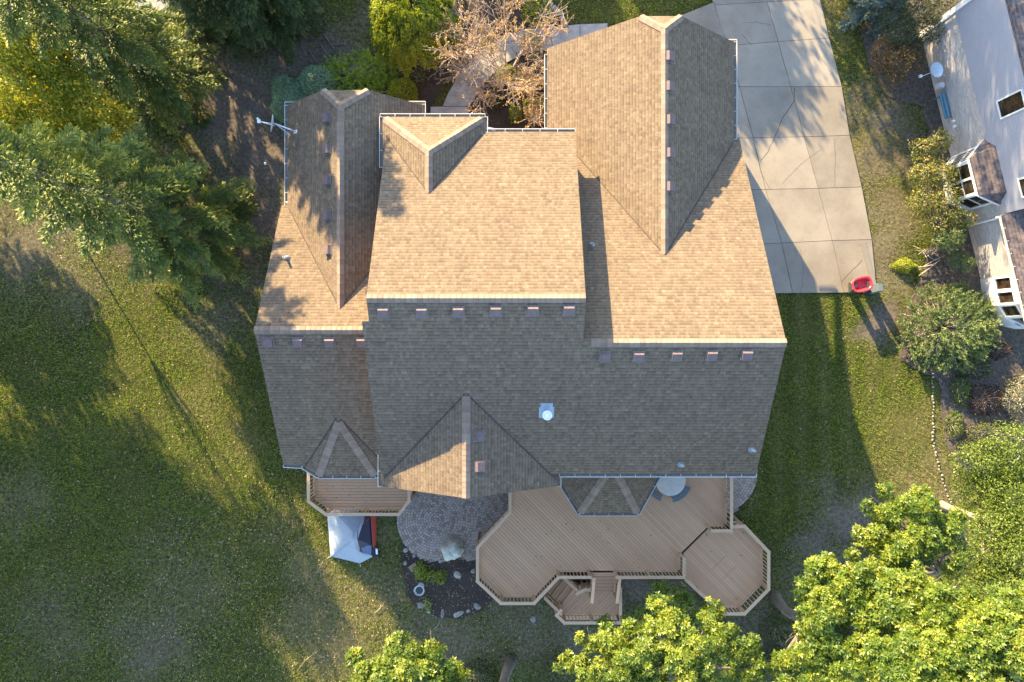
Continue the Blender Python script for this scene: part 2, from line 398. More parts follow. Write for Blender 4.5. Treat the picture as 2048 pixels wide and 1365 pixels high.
LM = {
 'spruce': leafmat("spruce_needle", (0.035, 0.068, 0.018), (0.135, 0.18, 0.04), (0.36, 0.37, 0.08), .18, 0.55),
 'hemlock': leafmat("hemlock_needle", (0.03, 0.058, 0.022), (0.085, 0.122, 0.04), (0.18, 0.2, 0.065), .18, 0.6),
 'blue': leafmat("blue_spruce_needle", (0.085, 0.13, 0.12), (0.16, 0.21, 0.18), (0.26, 0.3, 0.235), .12, 0.6),
 'oak': leafmat("oak_leaf", (0.035, 0.078, 0.01), (0.13, 0.19, 0.018), (0.33, 0.325, 0.035), .38, 0.42, 0.42),
 'locust': leafmat("locust_leaf", (0.05, 0.095, 0.014), (0.125, 0.178, 0.026), (0.22, 0.255, 0.045), .38, 0.45),
 'yellow': leafmat("yellowing_leaf", (0.1, 0.15, 0.012), (0.26, 0.27, 0.02), (0.52, 0.45, 0.03), .45),
 'weep': leafmat("weeping_leaf", (0.09, 0.14, 0.014), (0.25, 0.30, 0.024), (0.46, 0.46, 0.035), .42),
 'holly': leafmat("holly_leaf", (0.10, 0.20, 0.105), (0.20, 0.34, 0.185), (0.36, 0.48, 0.30), .15, 0.3, 0.6),
 'juniper': leafmat("juniper_needle", (0.12, 0.20, 0.016), (0.235, 0.34, 0.03), (0.36, 0.46, 0.05), .3, 0.6),
 'pine': leafmat("spreading_juniper", (0.055, 0.1, 0.036), (0.125, 0.175, 0.055), (0.25, 0.27, 0.085), .2, 0.6),
 'globe': leafmat("globe_cedar", (0.15, 0.2, 0.012), (0.26, 0.3, 0.02), (0.4, 0.42, 0.035), .3, 0.6),
 'lime': leafmat("lime_leaf", (0.14, 0.20, 0.02), (0.23, 0.30, 0.03), (0.34, 0.40, 0.05), 0.4),
 'rust': leafmat("rust_leaf", (0.078, 0.065, 0.029), (0.143, 0.094, 0.042), (0.247, 0.137, 0.052), 0.35),
 'burn': leafmat("turning_leaf", (0.065, 0.1, 0.022), (0.16, 0.18, 0.045), (0.42, 0.29, 0.09), .35),
 'plum': leafmat("plum_leaf", (0.030, 0.020, 0.022), (0.055, 0.035, 0.038), (0.09, 0.06, 0.05), 0.3),
 'varieg': leafmat("variegated_leaf", (0.10, 0.12, 0.085), (0.19, 0.19, 0.14), (0.32, 0.29, 0.22), 0.3),
 'under': leafmat("understory_leaf", (0.039, 0.055, 0.023), (0.078, 0.098, 0.039), (0.156, 0.163, 0.058), 0.3),
 'drygold': leafmat("dry_gold_leaf", (0.22, 0.13, 0.075), (0.36, 0.235, 0.13), (0.55, 0.4, 0.16), .35),
 'litter': leafmat("fallen_leaf", (0.16, 0.11, 0.065), (0.28, 0.215, 0.13), (0.46, 0.38, 0.22), 0.15, 0.8, 0.2),
}
M['bark'] = plain("grey_bark", (0.135, 0.115, 0.095), 0.95, 0.35, 5, bmp=0.03, bscale=9)
M['lightbark'] = plain("pale_bark", (0.33, 0.265, 0.205), 0.9, 0.2, 5, bmp=0.015, bscale=12)
M['twig'] = plain("twig_bark", (0.42, 0.34, 0.29), 0.9, 0.25, 5)
M['rock'] = plain("field_stone", (0.20, 0.18, 0.165), 0.9, 0.35, 4, bmp=0.03, bscale=10)
M['palerock'] = plain("pale_stone", (0.27, 0.245, 0.21), 0.9, 0.35, 5, bmp=0.02, bscale=12)

# ------------------------------------------------------------------ ground
# world patches of dry or bare turf: (photo px, px, radius m, dry, bare)
PATCH = [(1700, 300, 2.6, .55, .0), (1725, 200, 1.6, .3, .45), (1755, 330, 1.5, .5, .55), (1775, 430, 1.6, .6, .45), (1765, 500, 1.5, .6, .5), (1770, 560, 1.2, .5, .5),
 (1640, 40, 2.0, .5, 0), (1790, 240, 1.5, .2, .7), (1680, 480, .8, .3, 0), (1800, 320, 1.2, .2, .6),
 (1770, 655, 1.15, .1, 1.0), (1690, 1035, 1.7, .1, .85), (1650, 1090, 1.5, .1, .7), (1740, 1000, 1.0, .2, .5), (1600, 1150, 1.6, .2, .4),
 (1800, 900, 2.0, .35, 0), (1850, 850, 1.6, .45, 0), (1860, 960, 2.0, .6, .1), (1820, 1040, 1.6, .6, .1), (1880, 1010, 1.2, .6, .25),
 (900, 1290, 3.0, .35, .45), (1050, 1240, 2.4, .3, .5), (1150, 1290, 2.4, .3, .55), (780, 1180, 1.6, .35, .25), (770, 1060, 1.2, .3, .2), (700, 1220, 2.5, .45, .15),
 (650, 1270, 2.6, .6, .15), (620, 1150, 1.6, .6, .1), (560, 1060, 1.6, .35, 0), (400, 800, 1.5, .35, 0), (480, 900, 1.4, .3, 0), (330, 700, 1.2, .2, 0),
 (300, 1290, 2.2, .3, .5), (100, 1250, 2.5, .2, .3), (60, 480, 3.2, .2, .65), (150, 560, 2.2, .2, .4), (30, 1000, 2.0, .3, .25), (360, 1180, 3.0, .25, .2),
 (480, 230, 3.2, .1, 1.0), (520, 320, 2.6, .1, 1.0), (600, 120, 2.2, .1, .9), (680, 100, 1.6, .1, .8), (440, 130, 1.8, .2, .6), (700, 60, 1.2, .3, .4), (520, 420, 2.0, .1, .9), (470, 520, 2.2, .1, .7), (440, 640, 1.8, .15, .45), (300, 420, 3.0, .1, .8),
 (1500, 1290, 2.6, .2, .6), (1250, 1180, 1.5, .1, .9), (1340, 1180, 1.2, .1, .9), (1480, 1000, .8, .1, .2), (1750, 1200, 2.5, .3, .6), (1900, 1200, 4.5, .3, .5), (1350, 1320, 3.0, .2, .6)]
PW = [(P(a, b).x, P(a, b).y, r, d, e) for a, b, r, d, e in PATCH]
def turf(x, y):
    x = np.asarray(x, dtype=np.float64); y = np.asarray(y, dtype=np.float64)
    wx = x+0.35*np.sin(1.7*y+0.6)+0.2*np.sin(4.1*y); wy = y+0.35*np.sin(1.9*x)+0.2*np.sin(3.7*x+1)
    dry = np.full(x.shape, 0.10); bare = np.zeros(x.shape)
    stripe = (np.abs(x-15.5) < 4.5)&(y < 3)&(y > -9)
    dry = dry+np.where(stripe, .10*np.sin(x*5.2+.05*y), 0)
    for cx, cy, r, d, e in PW:
        g = np.exp(-(((wx-cx)**2+(wy-cy)**2)/(r*r))**1.3)
        dry = np.maximum(dry, d*g); bare = np.maximum(bare, e*g)
    return dry, bare
ax = np.concatenate([[-400, -150, -70, -45], np.arange(-34, 34.01, 0.2), [45, 70, 150, 400]])
ay = np.concatenate([[-400, -150, -70, -40], np.arange(-26, 28.01, 0.2), [40, 70, 150, 400]])
gx, gy = np.meshgrid(ax, ay)
gz = np.zeros_like(gx)
gz += 0.02*np.sin(gx*1.3+np.sin(gy))*np.sin(gy*1.1)
V = np.stack([gx.ravel(), gy.ravel(), gz.ravel()-0.02], 1)
nx, ny = len(ax), len(ay)
ii, jj = np.meshgrid(np.arange(nx-1), np.arange(ny-1)); b0 = (jj*nx+ii).ravel()
d_, b_ = turf(V[:, 0], V[:, 1])
g = np_mesh("ground", V, np.stack([b0, b0+1, b0+nx+1, b0+nx], 1), M['ground'], None, None, {"dry": d_, "bare": b_})
tag(g, kind="structure")

def sheet(name, pts, mat, z, kind="structure", jag=0.0, sub=6):
    """flat irregular sheet; jag roughens its outline"""
    out = []
    n = len(pts)
    for i in range(n):
        a = Vector(pts[i]); b = Vector(pts[(i+1) % n])
        for k in range(sub):
            p = a.lerp(b, k/sub); out.append(Vector((p.x+random.uniform(-jag, jag), p.y+random.uniform(-jag, jag), z)))
    mb = MB(); mb.slab(out, 0.06); o = mb.build(name, mat); tag(o, kind=kind); return o
def pxs(l, z=0.0): return [P2(a, b, z) for a, b in l]

# mulch beds
sheet("garden_bed", pxs([(802, 1085), (808, 1150), (812, 1185), (830, 1212), (870, 1232), (915, 1238), (955, 1226), (985, 1203), (1010, 1190), (1010, 1110), (900, 1115)]), M['mulch'], 0.035, jag=0.05)
sheet("front_bed", pxs([(845, 240), (850, 150), (880, 60), (905, -30), (1085, -30), (1112, 10), (1128, 45), (1120, 62), (1010, 62), (925, 105), (885, 175), (862, 214), (862, 245)]), M['mulch'], 0.03, jag=0.06)
sheet("porch_bed", pxs([(935, 300), (935, 190), (960, 150), (1040, 105), (1110, 95), (1140, 110), (1140, 300)]), M['mulch'], 0.032, jag=0.05)
sheet("shrub_bed", pxs([(655, 240), (650, 150), (700, 120), (760, 105), (850, 60), (870, 120), (850, 240)]), M['mulch'], 0.028, jag=0.08)
sheet("boundary_bed", pxs([(1800, -40), (1720, 60), (1735, 120), (1775, 190), (1845, 215), (1860, 290), (1838, 330), (1848, 420), (1870, 470), (1850, 540), (1800, 640), (1800, 720), (1875, 760), (1895, 900), (1940, 960), (2100, 900), (2100, -40)]), M['soil'], 0.026, jag=0.1)
# street glimpsed between the spruces
sheet("street", pxs([(180, -80), (255, 12), (300, 28), (345, 15), (420, -80)]), M['walk'], 0.03)

# driveway: real slabs with open joints over a dark joint bed
rowy = [(-75, -75, -75, -75), (14, 12, 6, 0), (97, 93, 85, 78), (176, 175, 175, 174), (278, 277, 275, 272), (382, 380, 378, 375), (490, 487, 482, 480), (588, 587, 586, 585)]
c0 = [1330, 1356, 1372, 1372, 1400, 1425, 1450, 1478]
c1 = [1398, 1427, 1455, 1478, 1505, 1530, 1562, 1584]
c2 = [1508, 1533, 1555, 1580, 1607, 1635, 1663, 1686]
c3 = [1612, 1639, 1657, 1682, 1698, 1722, 1742, 1752]
grid = [[P(c[r], rowy[r][k], 0) for k, c in enumerate((c0, c1, c2, c3))] for r in range(8)]
mb = MB()
def inset(q, d):
    c = sum(q, Vector())/4
    return [p+(c-p).normalized()*d*1.4 for p in q]
for r in range(7):
    for k in range(3):
        q = [grid[r][k], grid[r+1][k], grid[r+1][k+1], grid[r][k+1]]
        if r == 0 and k == 0: continue
        if r == 1 and k == 0:      # the apron flares with a diagonal edge
            q = [P(1427, 6), P(1357, 34), grid[2][0], grid[2][1]]
        q = inset(q, 0.011)
        mb.slab([Vector((p.x, p.y, 0.075)) for p in q], 0.12)
# worn cracks as thin dark strips
def crack(l, w=0.016):
    for a, b in zip(l[:-1], l[1:]):
        n = 3; pa = P(*a); pb = P(*b)
        pts = [pa.lerp(pb, k/n)+Vector((random.uniform(-.03, .03), random.uniform(-.03, .03), 0)) if 0 < k < n else pa.lerp(pb, k/n) for k in range(n+1)]
        for p, q in zip(pts[:-1], pts[1:]):
            t = (q-p).normalized(); s = Vector((-t.y, t.x, 0))*w/2
            mb.face([Vector((v.x, v.y, 0.079)) for v in (p-s-t*.004, q-s+t*.004, q+s+t*.004, p+s-t*.004)], mi=1)
crack([(1588, 178), (1586, 205), (1565, 235), (1548, 275)], .03); crack([(1548, 278), (1535, 305), (1520, 322)], .02)
crack([(1668, 280), (1669, 330), (1667, 376)], .014); crack([(1681, 565), (1715, 530), (1722, 522)], .02); crack([(1482, 70), (1503, 92)])
crack([(1484, 48), (1510, 46), (1540, 52)], .012); crack([(1508, 290), (1520, 345), (1540, 380)], .014); crack([(1730, 486), (1742, 540), (1752, 583)], .012)
crack([(1600, 500), (1606, 545), (1600, 586)], .012); crack([(1640, 300), (1600, 330), (1560, 372)], .010)
mb.slab([Vector((p.x, p.y, 0.045)) for p in (grid[0][1], P(1427, 6), P(1357, 34), grid[2][0], grid[7][0], grid[7][3], grid[6][3], grid[5][3], grid[4][3], grid[3][3], grid[2][3], grid[1][3], grid[0][3])], 0.1, mi=1)
tag(mb.build("driveway", [M['concrete'], M['joint']]), kind="structure")
# curved front walk with joints
mb = MB()
outer = [(1215, 48), (1160, 50), (1100, 56), (1045, 62), (1008, 74), (975, 92), (945, 118), (915, 155), (895, 190), (885, 214)]
inner = [(1215, 102), (1160, 100), (1105, 100), (1062, 106), (1035, 116), (1008, 130), (985, 150), (962, 178), (948, 200), (940, 214)]
for i in range(len(outer)-1):
    q = [P(*outer[i]), P(*outer[i+1]), P(*inner[i+1]), P(*inner[i])]
    mb.slab([Vector((p.x, p.y, 0.07)) for p in inset(q, 0.012)], 0.1)
q = [P(862, 216), P(862, 262), P(938, 262), P(938, 216)]
mb.slab([Vector((p.x, p.y, 0.16)) for p in q], 0.2)
mb.slab([Vector((p.x, p.y, 0.05)) for p in [P(*a) for a in outer]+[P(*a) for a in inner[::-1]]], 0.08, mi=1)
tag(mb.build("front_walk", [M['walk'], M['joint']]), kind="structure")

# paver patio: rings of stones, then a running field
def in_poly(x, y, poly):
    c = False; j = len(poly)-1
    for i in range(len(poly)):
        xi, yi = poly[i]; xj, yj = poly[j]
        if (yi > y) != (yj > y) and x < (xj-xi)*(y-yi)/(yj-yi)+xi: c = not c
        j = i
    return c
def pavers(name, cx, cy, rmax, poly, rot, zt=0.06, ring=0.135, nr=None):
    mb = MB(); gap = 0.013
    k = 0; r = 0.0
    nr = int(rmax/ring); rmax = nr*ring
    for i in range(nr):
        r0 = i*ring; r1 = r0+ring
        n = max(6, int(2*math.pi*(r0+ring/2)/0.15)); off = random.random()
        for j in range(n):
            a0 = 2*math.pi*(j+off)/n; a1 = 2*math.pi*(j+1+off)/n; am = (a0+a1)/2
            if poly and not in_poly(cx+(r0+ring/2)*math.cos(am), cy+(r0+ring/2)*math.sin(am), poly): continue
            g0 = gap/max(r0, .07); ra = r0+gap
            g1 = gap/r1
            z = zt+random.uniform(-.003, .003)
            q = [(cx+ra*math.cos(a0+g0), cy+ra*math.sin(a0+g0), z), (cx+r1*math.cos(a0+g1), cy+r1*math.sin(a0+g1), z), (cx+r1*math.cos(a1), cy+r1*math.sin(a1), z), (cx+ra*math.cos(a1), cy+ra*math.sin(a1), z)]
            mb.slab(q, 0.03)
    if rot is not None:
        xs = [p[0] for p in poly]; ys = [p[1] for p in poly]; s = 0.14
        ca, sa = math.cos(rot), math.sin(rot)
        for i in range(-60, 60):
            for j in range(-60, 60):
                x = (i+0.5*(j % 2))*s; y = j*s; wx = cx+x*ca-y*sa; wy = cy+x*sa+y*ca
                if math.hypot(wx-cx, wy-cy) < rmax-0.03 or not in_poly(wx, wy, poly): continue
                h = s/2-gap/2; z = zt+random.uniform(-.003, .003)
                mb.slab([(wx+a*ca-b*sa, wy+a*sa+b*ca, z) for a, b in ((-h, -h), (h, -h), (h, h), (-h, h))], 0.03)
    mb.slab([(p[0], p[1], zt-0.014) for p in poly], 0.04, mi=1)
    o = mb.build(name, [M['paver'], M['paverbed']]); tag(o, kind="structure")
pc = P(873, 1040)
left = [(873+77*math.cos(a)*1.0, 1040+84*math.sin(a)) for a in np.linspace(math.pi*1.25, math.pi*0.35, 18)]
poly = pxs(left+[(940, 1122), (985, 1108), (1060, 1090), (1060, 900), (830, 900)])
pavers("patio", pc.x, pc.y, 2.15, poly, 0.25)
pc2 = P(1432, 945)
poly2 = pxs([(1400, 930)]+[(1432+82*math.cos(a), 945+86*math.sin(a)) for a in np.linspace(-0.2, 1.75, 14)]+[(1400, 1030)])
pavers("side_patio", pc2.x, pc2.y, 2.4, poly2, None, ring=0.14)

# ------------------------------------------------------------------ house
S1 = 0.575
MF = (10.5+S1*1.535, 0, -S1); MR = (10.5-S1*1.535, 0, S1)
WF = (9.58-S1*0.065, 0, -S1)
LF = (7.85+S1*0.438, 0, -S1); LR = (7.85-S1*0.438, 0, S1)
LGL = (7.35+0.9*6.97, 0.9, 0); LGR = (7.35-0.9*6.97, -0.9, 0)
GL = (7.57-0.835*6.15, 0.835, 0); GR = (7.57+0.835*6.15, -0.835, 0)
RGL = (8.45+0.6*1.79, 0.6, 0); RGR = (8.45-0.6*1.79, -0.6, 0)
def zp(pl, x, y): return pl[0]+pl[1]*x+pl[2]*y
house = empty("house", (0, 0, 0), "large brick house under a tan shingle roof of many gables", "house")
TH = 0.16
def roof(polys, label=None, ridge=()):
    mb = MB()
    for q in polys: mb.slab(q, TH, side=1)
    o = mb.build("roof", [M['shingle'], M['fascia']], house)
    if label: o["label"] = label
    for p0, p1, pa, pb in ridge: ridge_cap(o, p0, p1, pa, pb)
    return o
def pl_n(pl): return Vector((-pl[1], -pl[2], 1)).normalized()
def ridge_cap(parent, p0, p1, pa, pb, w=0.17):
    """folded cap shingles along a ridge or hip"""
    p0 = Vector(p0); p1 = Vector(p1); t = (p1-p0).normalized(); mb = MB()
    sides = []
    for pl in (pa, pb):
        n = pl_n(pl); s = t.cross(n).normalized()
        sides.append((s, n))
    other = [sides[1][0], sides[0][0]]
    out = []
    for (s, n), o in zip(sides, other):
        mid = sides[0][1]+sides[1][1]
        if s.dot(Vector((0, 0, -1))) < 0 and abs(s.z) > 1e-4: s = -s
        out.append((s, n))
    if (out[0][0]-out[1][0]).length < 0.3: out[1] = (-out[1][0], out[1][1])
    Lg = (p1-p0).length; n = max(1, int(Lg/0.2)); up = (out[0][1]+out[1][1]).normalized()
    for i in range(n):
        a = p0.lerp(p1, i/n); b = p0.lerp(p1, (i+1)/n); rn = random.random()
        for k, (s, nn) in enumerate(out):
            lo, hi = 0.022, 0.034
            q = [a+up*lo, b+up*hi, b+s*w+nn*hi, a+s*w+nn*lo]
            e = [v-nn*0.03 for v in q]
            uv = [(0.1+i, i*0.2), (0.1+i, i*0.2+0.19), (0.3+i, i*0.2+0.19), (0.3+i, i*0.2)]
            c = (q[1]-q[0]).cross(q[3]-q[0])
            if c.dot(nn) < 0: q = q[::-1]; e = e[::-1]; uv = uv[::-1]
            mb.face(q, uv=uv, rn=rn)
            for x in range(4):
                y = (x+1) % 4
                mb.face([e[x], e[y], q[y], q[x]], rn=rn, uv=[uv[x], uv[y], uv[y], uv[x]])
    mb.build("ridge_cap", M['cap'], parent)
XL, XR = -5.23, 2.65            # middle block
zE = 6.33; yE = 1.535+(10.5-zE)/S1
roof([[(XL, 1.535, 10.5), (XR, 1.535, 10.5), (XR, yE, zE), (XL-0.02, yE, zE)]], "sunlit front slope of the tallest roof")
yRe = -5.57
def mr(x, y): return (x, y, zp(MR, x, y))
def ml(pl, x, y): return (x, y, zp(pl, x, y))
roof([[mr(XL, 1.532), mr(XL, 0.72), mr(-5.49, 0.72), mr(-5.49, yRe), mr(10.22, yRe), mr(10.22, -0.065), mr(XR, -0.065), mr(XR, 1.532)]], "wide shaded rear slope",
     [((XL, 1.535, 10.5), (XR, 1.535, 10.5), MF, MR), ((XR+0.3, -0.065, 9.58), (10.24, -0.065, 9.58), WF, MR)])
roof([[ml(WF, XR, -0.068), ml(WF, XR, 9.17), ml(WF, 10.22, 9.17), ml(WF, 10.22, -0.068)]], "sunlit front slope over the right wing")
XLL = -10.25
yLf = 6.06; yLr = -5.54
roof([[ml(LF, XLL, 0.438), ml(LF, XL-0.1, 0.438), ml(LF, XL-0.1, yLf), ml(LF, XLL, yLf)],
      [ml(LR, XLL, 0.435), ml(LR, XLL, yLr), ml(LR, -5.3, yLr), ml(LR, -5.3, 0.435)]], "lower roof of the left wing",
     [((XLL-.02, 0.438, 7.85), (XL-0.1, 0.438, 7.85), LF, LR)])
# left front gable, its peak clipped by a small hip
gx0, gxl, gxr, gyf, gyr = -6.97, -9.99, -3.98, 10.49, 9.53
dz = 0.9*0.97; CLIPL = (7.35+gyr*dz/(gyf-gyr), 0, -dz/(gyf-gyr))
roof([[(gx0, .6, 7.35), (gx0, gyr, 7.35), (gx0-.97, gyf, 7.35-dz), ml(LGL, gxl, gyf), ml(LGL, gxl, .6)],
      [(gx0, .6, 7.347), (gx0, gyr, 7.347), (gx0+.97, gyf, 7.347-dz), ml(LGR, gxr, gyf), ml(LGR, gxr, .6)],
      [(gx0, gyr, 7.344), (gx0-.97, gyf, 7.344-dz), (gx0+.97, gyf, 7.344-dz)],
      [(gxl-.02, gyf-.55, 4.66), (gxl-.02, gyf+.03, 4.6), (gxl+.75, gyf+.03, 4.6), (gxl+.75, gyf-.55, 4.66)],
      [(gxr+.02, gyf-.55, 4.66), (gxr+.02, gyf+.05, 4.6), (gxr-.85, gyf+.05, 4.6), (gxr-.85, gyf-.55, 4.66)]], "front gable with a clipped peak on the left wing",
     [((gx0, 1.3, 7.35), (gx0, gyr, 7.35), LGL, LGR), ((gx0, gyr, 7.35), (gx0-.97, gyf, 7.35-dz), LGL, CLIPL), ((gx0, gyr, 7.35), (gx0+.97, gyf, 7.35-dz), LGR, CLIPL)])
# garage gable, clipped the same way
hx, hyf, hyr = 6.15, 13.40, 12.55; hd = 0.835*0.86; hz = 7.57
CLIPG = (hz+hyr*hd/(hyf-hyr), 0, -hd/(hyf-hyr))
roof([[(hx, 2.8, hz), (hx, hyr, hz), (hx-.86, hyf, hz-hd), ml(GL, 1.62, hyf), ml(GL, 1.62, 2.8)],
      [(hx, 2.8, hz-.003), (hx, hyr, hz-.003), (hx+.86, hyf, hz-hd-.003), ml(GR, 9.96, hyf), ml(GR, 9.96, 2.8)],
      [(hx, hyr, hz-.006), (hx-.86, hyf, hz-hd-.006), (hx+.86, hyf, hz-hd-.006)]], "long garage gable with a clipped peak",
     [((hx, 3.5, hz), (hx, hyr, hz), GL, GR), ((hx, hyr, hz), (hx-.86, hyf, hz-hd), GL, CLIPG), ((hx, hyr, hz), (hx+.86, hyf, hz-hd), GR, CLIPG)])
# hipped dormer gable on the middle block
dx0, dxl, dxr, dyf, dyr, dzr = -3.29, -5.44, -1.15, 9.42, 7.50, 8.04; ds = (dzr-zE)/2.14
DL = (dzr-ds*dx0, ds, 0); DR = (dzr+ds*dx0, -ds, 0); DF = (dzr+dyr*(dzr-zE)/(dyf-dyr), 0, -(dzr-zE)/(dyf-dyr))
roof([[(dx0, 5.3, dzr), (dx0, dyr, dzr), (dxl, dyf, zE), (dxl, 5.3, zE)],
      [(dx0, 5.3, dzr-.003), (dx0, dyr, dzr-.003), (dxr, dyf, zE-.003), (dxr, 5.3, zE-.003)],
      [(dx0, dyr, dzr-.006), (dxl, dyf, zE-.006), (dxr, dyf, zE-.006)]], "small hipped roof at the front of the tallest roof",
     [((dx0, 5.85, dzr), (dx0, dyr, dzr), DL, DR), ((dx0, dyr, dzr), (dxl+.1, dyf-.09, zE+.08), DL, DF), ((dx0, dyr, dzr), (dxr-.1, dyf-.09, zE+.08), DR, DF)])
# rear gable
rx, ryf, rzr = -1.79, -6.12, 8.45
roof([[(rx, -1.6, rzr), (rx, ryf, rzr), ml(RGL, -5.52, ryf), ml(RGL, -5.52, -1.6)],
      [(rx, -1.6, rzr-.003), (rx, ryf, rzr-.003), ml(RGR, 1.94, ryf), ml(RGR, 1.94, -1.6)]], "rear gable over the patio",
     [((rx, -2.15, rzr), (rx, ryf, rzr), RGL, RGR)])
# rear bay of the left wing
bx, by, bz, be = -7.46, -3.5, 5.6, 4.34
B1, B2, B3, B4 = (-9.42, -5.60, be), (-8.68, -6.06, be), (-6.16, -6.06, be), (-5.50, -5.60, be)
def plane3(a, b, c):
    a, b, c = Vector(a), Vector(b), Vector(c); n = (b-a).cross(c-a)
    return (a.z+(n.x*a.x+n.y*a.y)/n.z, -n.x/n.z, -n.y/n.z)
A = (bx, by, bz+.04)
PB1, PB2, PB3 = plane3(A, B1, B2), plane3(A, B2, B3), plane3(A, B3, B4)
roof([[A, B1, B2], [(A[0], A[1], A[2]-.003), B2, B3], [(A[0], A[1], A[2]-.006), B3, B4]], "hipped bay roof at the rear of the left wing", [(A, B2, PB1, PB2), (A, B3, PB2, PB3)])
# low bay roof over the main deck
A2 = (4.42, -5.45, 5.05); e2 = 3.6
C1, C2, C3, C4 = (1.55, -5.36, e2), (3.13, -7.92, e2), (5.77, -7.92, e2), (7.2, -5.36, e2)
Q1, Q2, Q3 = plane3(A2, C1, C2), plane3(A2, C2, C3), plane3(A2, C3, C4)
roof([[A2, C1, C2], [(A2[0], A2[1], A2[2]-.003), C2, C3], [(A2[0], A2[1], A2[2]-.006), C3, C4]], "low hipped bay roof over the main deck", [(A2, C2, Q1, Q2), (A2, C3, Q2, Q3)])

# dark strips painting the shadow line in valleys where two slopes meet
M['valley'] = shingle("valley_shade_strip", [(0.1, (0.055, 0.042, 0.034)), (0.9, (0.10, 0.077, 0.062))], 0.2, 0.9, True, 0.006)
def valley(pa, pb, x0, x1, w=.07):
    na, nb_ = pl_n(pa), pl_n(pb); d = na.cross(nb_)
    # y on the meeting line at a given x
    def pt(x):
        k = (pa[0]-pb[0]+(pa[1]-pb[1])*x); y = -k/(pa[2]-pb[2]); return Vector((x, y, zp(pa, x, y)))
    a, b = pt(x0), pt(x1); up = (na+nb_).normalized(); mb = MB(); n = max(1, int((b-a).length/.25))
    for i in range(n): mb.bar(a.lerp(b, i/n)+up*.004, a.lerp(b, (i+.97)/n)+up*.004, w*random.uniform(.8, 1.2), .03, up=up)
    mb.build("valley", M['valley'], house)
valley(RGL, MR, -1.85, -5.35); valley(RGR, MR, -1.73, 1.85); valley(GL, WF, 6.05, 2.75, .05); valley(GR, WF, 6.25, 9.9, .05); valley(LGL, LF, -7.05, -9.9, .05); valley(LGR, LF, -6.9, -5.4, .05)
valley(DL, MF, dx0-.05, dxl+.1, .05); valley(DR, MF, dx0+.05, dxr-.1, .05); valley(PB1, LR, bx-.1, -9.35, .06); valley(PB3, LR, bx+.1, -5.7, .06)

# walls
def wall(pts2, z0, z1, mat='brick', gable=None):
    mb = MB(); n = len(pts2)
    area = sum(pts2[i][0]*pts2[(i+1) % n][1]-pts2[(i+1) % n][0]*pts2[i][1] for i in range(n))
    if area < 0: pts2 = pts2[::-1]
    for i in range(n):
        a = pts2[i]; b = pts2[(i+1) % n]
        mb.face([(a[0], a[1], z0), (b[0], b[1], z0), (b[0], b[1], z1), (a[0], a[1], z1)])
    for tri in (gable or []): mb.face(tri)
    return mb.build("wall", M[mat], house)
wall([(-5.05, -5.2), (2.3, -5.2), (2.3, 8.45), (-5.05, 8.45)], 0, 6.3, 'brick', [[(2.45, -1, 6.2), (2.45, 8.4, 6.2), (2.45, 1.5, 10.2)], [(-5.03, 8.4, 6.2), (-5.03, -5.0, 6.2), (-5.03, 1.5, 10.2)]])
wall([(2.32, -5.2), (9.95, -5.2), (9.95, 8.9), (2.32, 8.9)], 0, 4.1, 'brick', [[(9.96, -5.2, 4.1), (9.96, 8.9, 4.1), (9.96, -0.07, 9.3)], [(9.955, -5.2, 4.1), (9.955, -5.2, 6.2), (9.955, -0.07, 9.3)]])
wall([(2.33, -5.19), (9.94, -5.19), (9.94, -4.6), (2.33, -4.6)], 4.1, 6.2, 'brick')
wall([(-9.95, -5.2), (-5.06, -5.2), (-5.06, 5.7), (-9.95, 5.7)], 0, 4.35, 'brick', [[(-9.96, 5.7, 4.3), (-9.96, -5.2, 4.3), (-9.96, .438, 7.6)]])
wall([(-9.6, 5.71), (-4.35, 5.71), (-4.35, 10.1), (-9.6, 10.1)], 0, 4.5, 'brick', [[(-4.35, 10.11, 4.5), (-9.6, 10.11, 4.5), (-8.0, 10.11, 6.2), (-5.95, 10.11, 6.2)]])
wall([(2.34, 8.92), (9.6, 8.92), (9.6, 13.0), (2.34, 13.0)], 0, 3.9, 'brick', [[(9.6, 13.01, 3.9), (2.6, 13.01, 3.9), (5.3, 13.01, 6.5), (7.0, 13.01, 6.5)]])
wall([(-5.1, 8.46), (-1.5, 8.46), (-1.5, 9.0), (-5.1, 9.0)], 0, 6.15)
wall([(-5.1, -5.21), (1.55, -5.21), (1.55, -5.75), (-5.1, -5.75)], 0, 6.2, 'brick', [[(-5.1, -5.76, 6.2), (1.55, -5.76, 6.2), (-1.79, -5.76, 8.1)]])
wall([(-9.1, -5.21), (-8.5, -5.75), (-6.35, -5.75), (-5.75, -5.21)], 0, 4.1)
wall([(1.95, -5.21), (3.3, -7.5), (5.6, -7.5), (6.8, -5.21)], 0, 3.4, 'hsiding')

# gutters with hangers
def gutter(p0, p1, out, parent=None):
    p0 = Vector(p0); p1 = Vector(p1); o = Vector((out[0], out[1], 0)).normalized(); mb = MB()
    z = Vector((0, 0, 1)); w = 0.125
    mb.bar(p0+o*w-z*.05, p1+o*w-z*.05, 0.022, 0.12)
    mb.bar(p0+o*w*.45-z*.105, p1+o*w*.45-z*.105, w*.9, 0.012)
    mb.bar(p0+o*w*.45-z*.085, p1+o*w*.45-z*.085, w*.78, 0.014, mi=1)
    t = (p1-p0); n = max(1, int(t.length/0.62)); tt = t.normalized()
    for q in (p0, p1): mb.bar(q+o*0.0-z*.05, q+o*(w+.008)-z*.05, 0.014, 0.115)
    for i in range(1, n):
        q = p0+t*(i/n); mb.bar(q+o*.0+z*.006, q+o*(w+.004)+z*.006, 0.022, 0.012)
    mb.build("gutter", [M['gutter'], M['trough']], house)
gutter((-1.02, yE, zE), (XR, yE, zE), (0, 1))
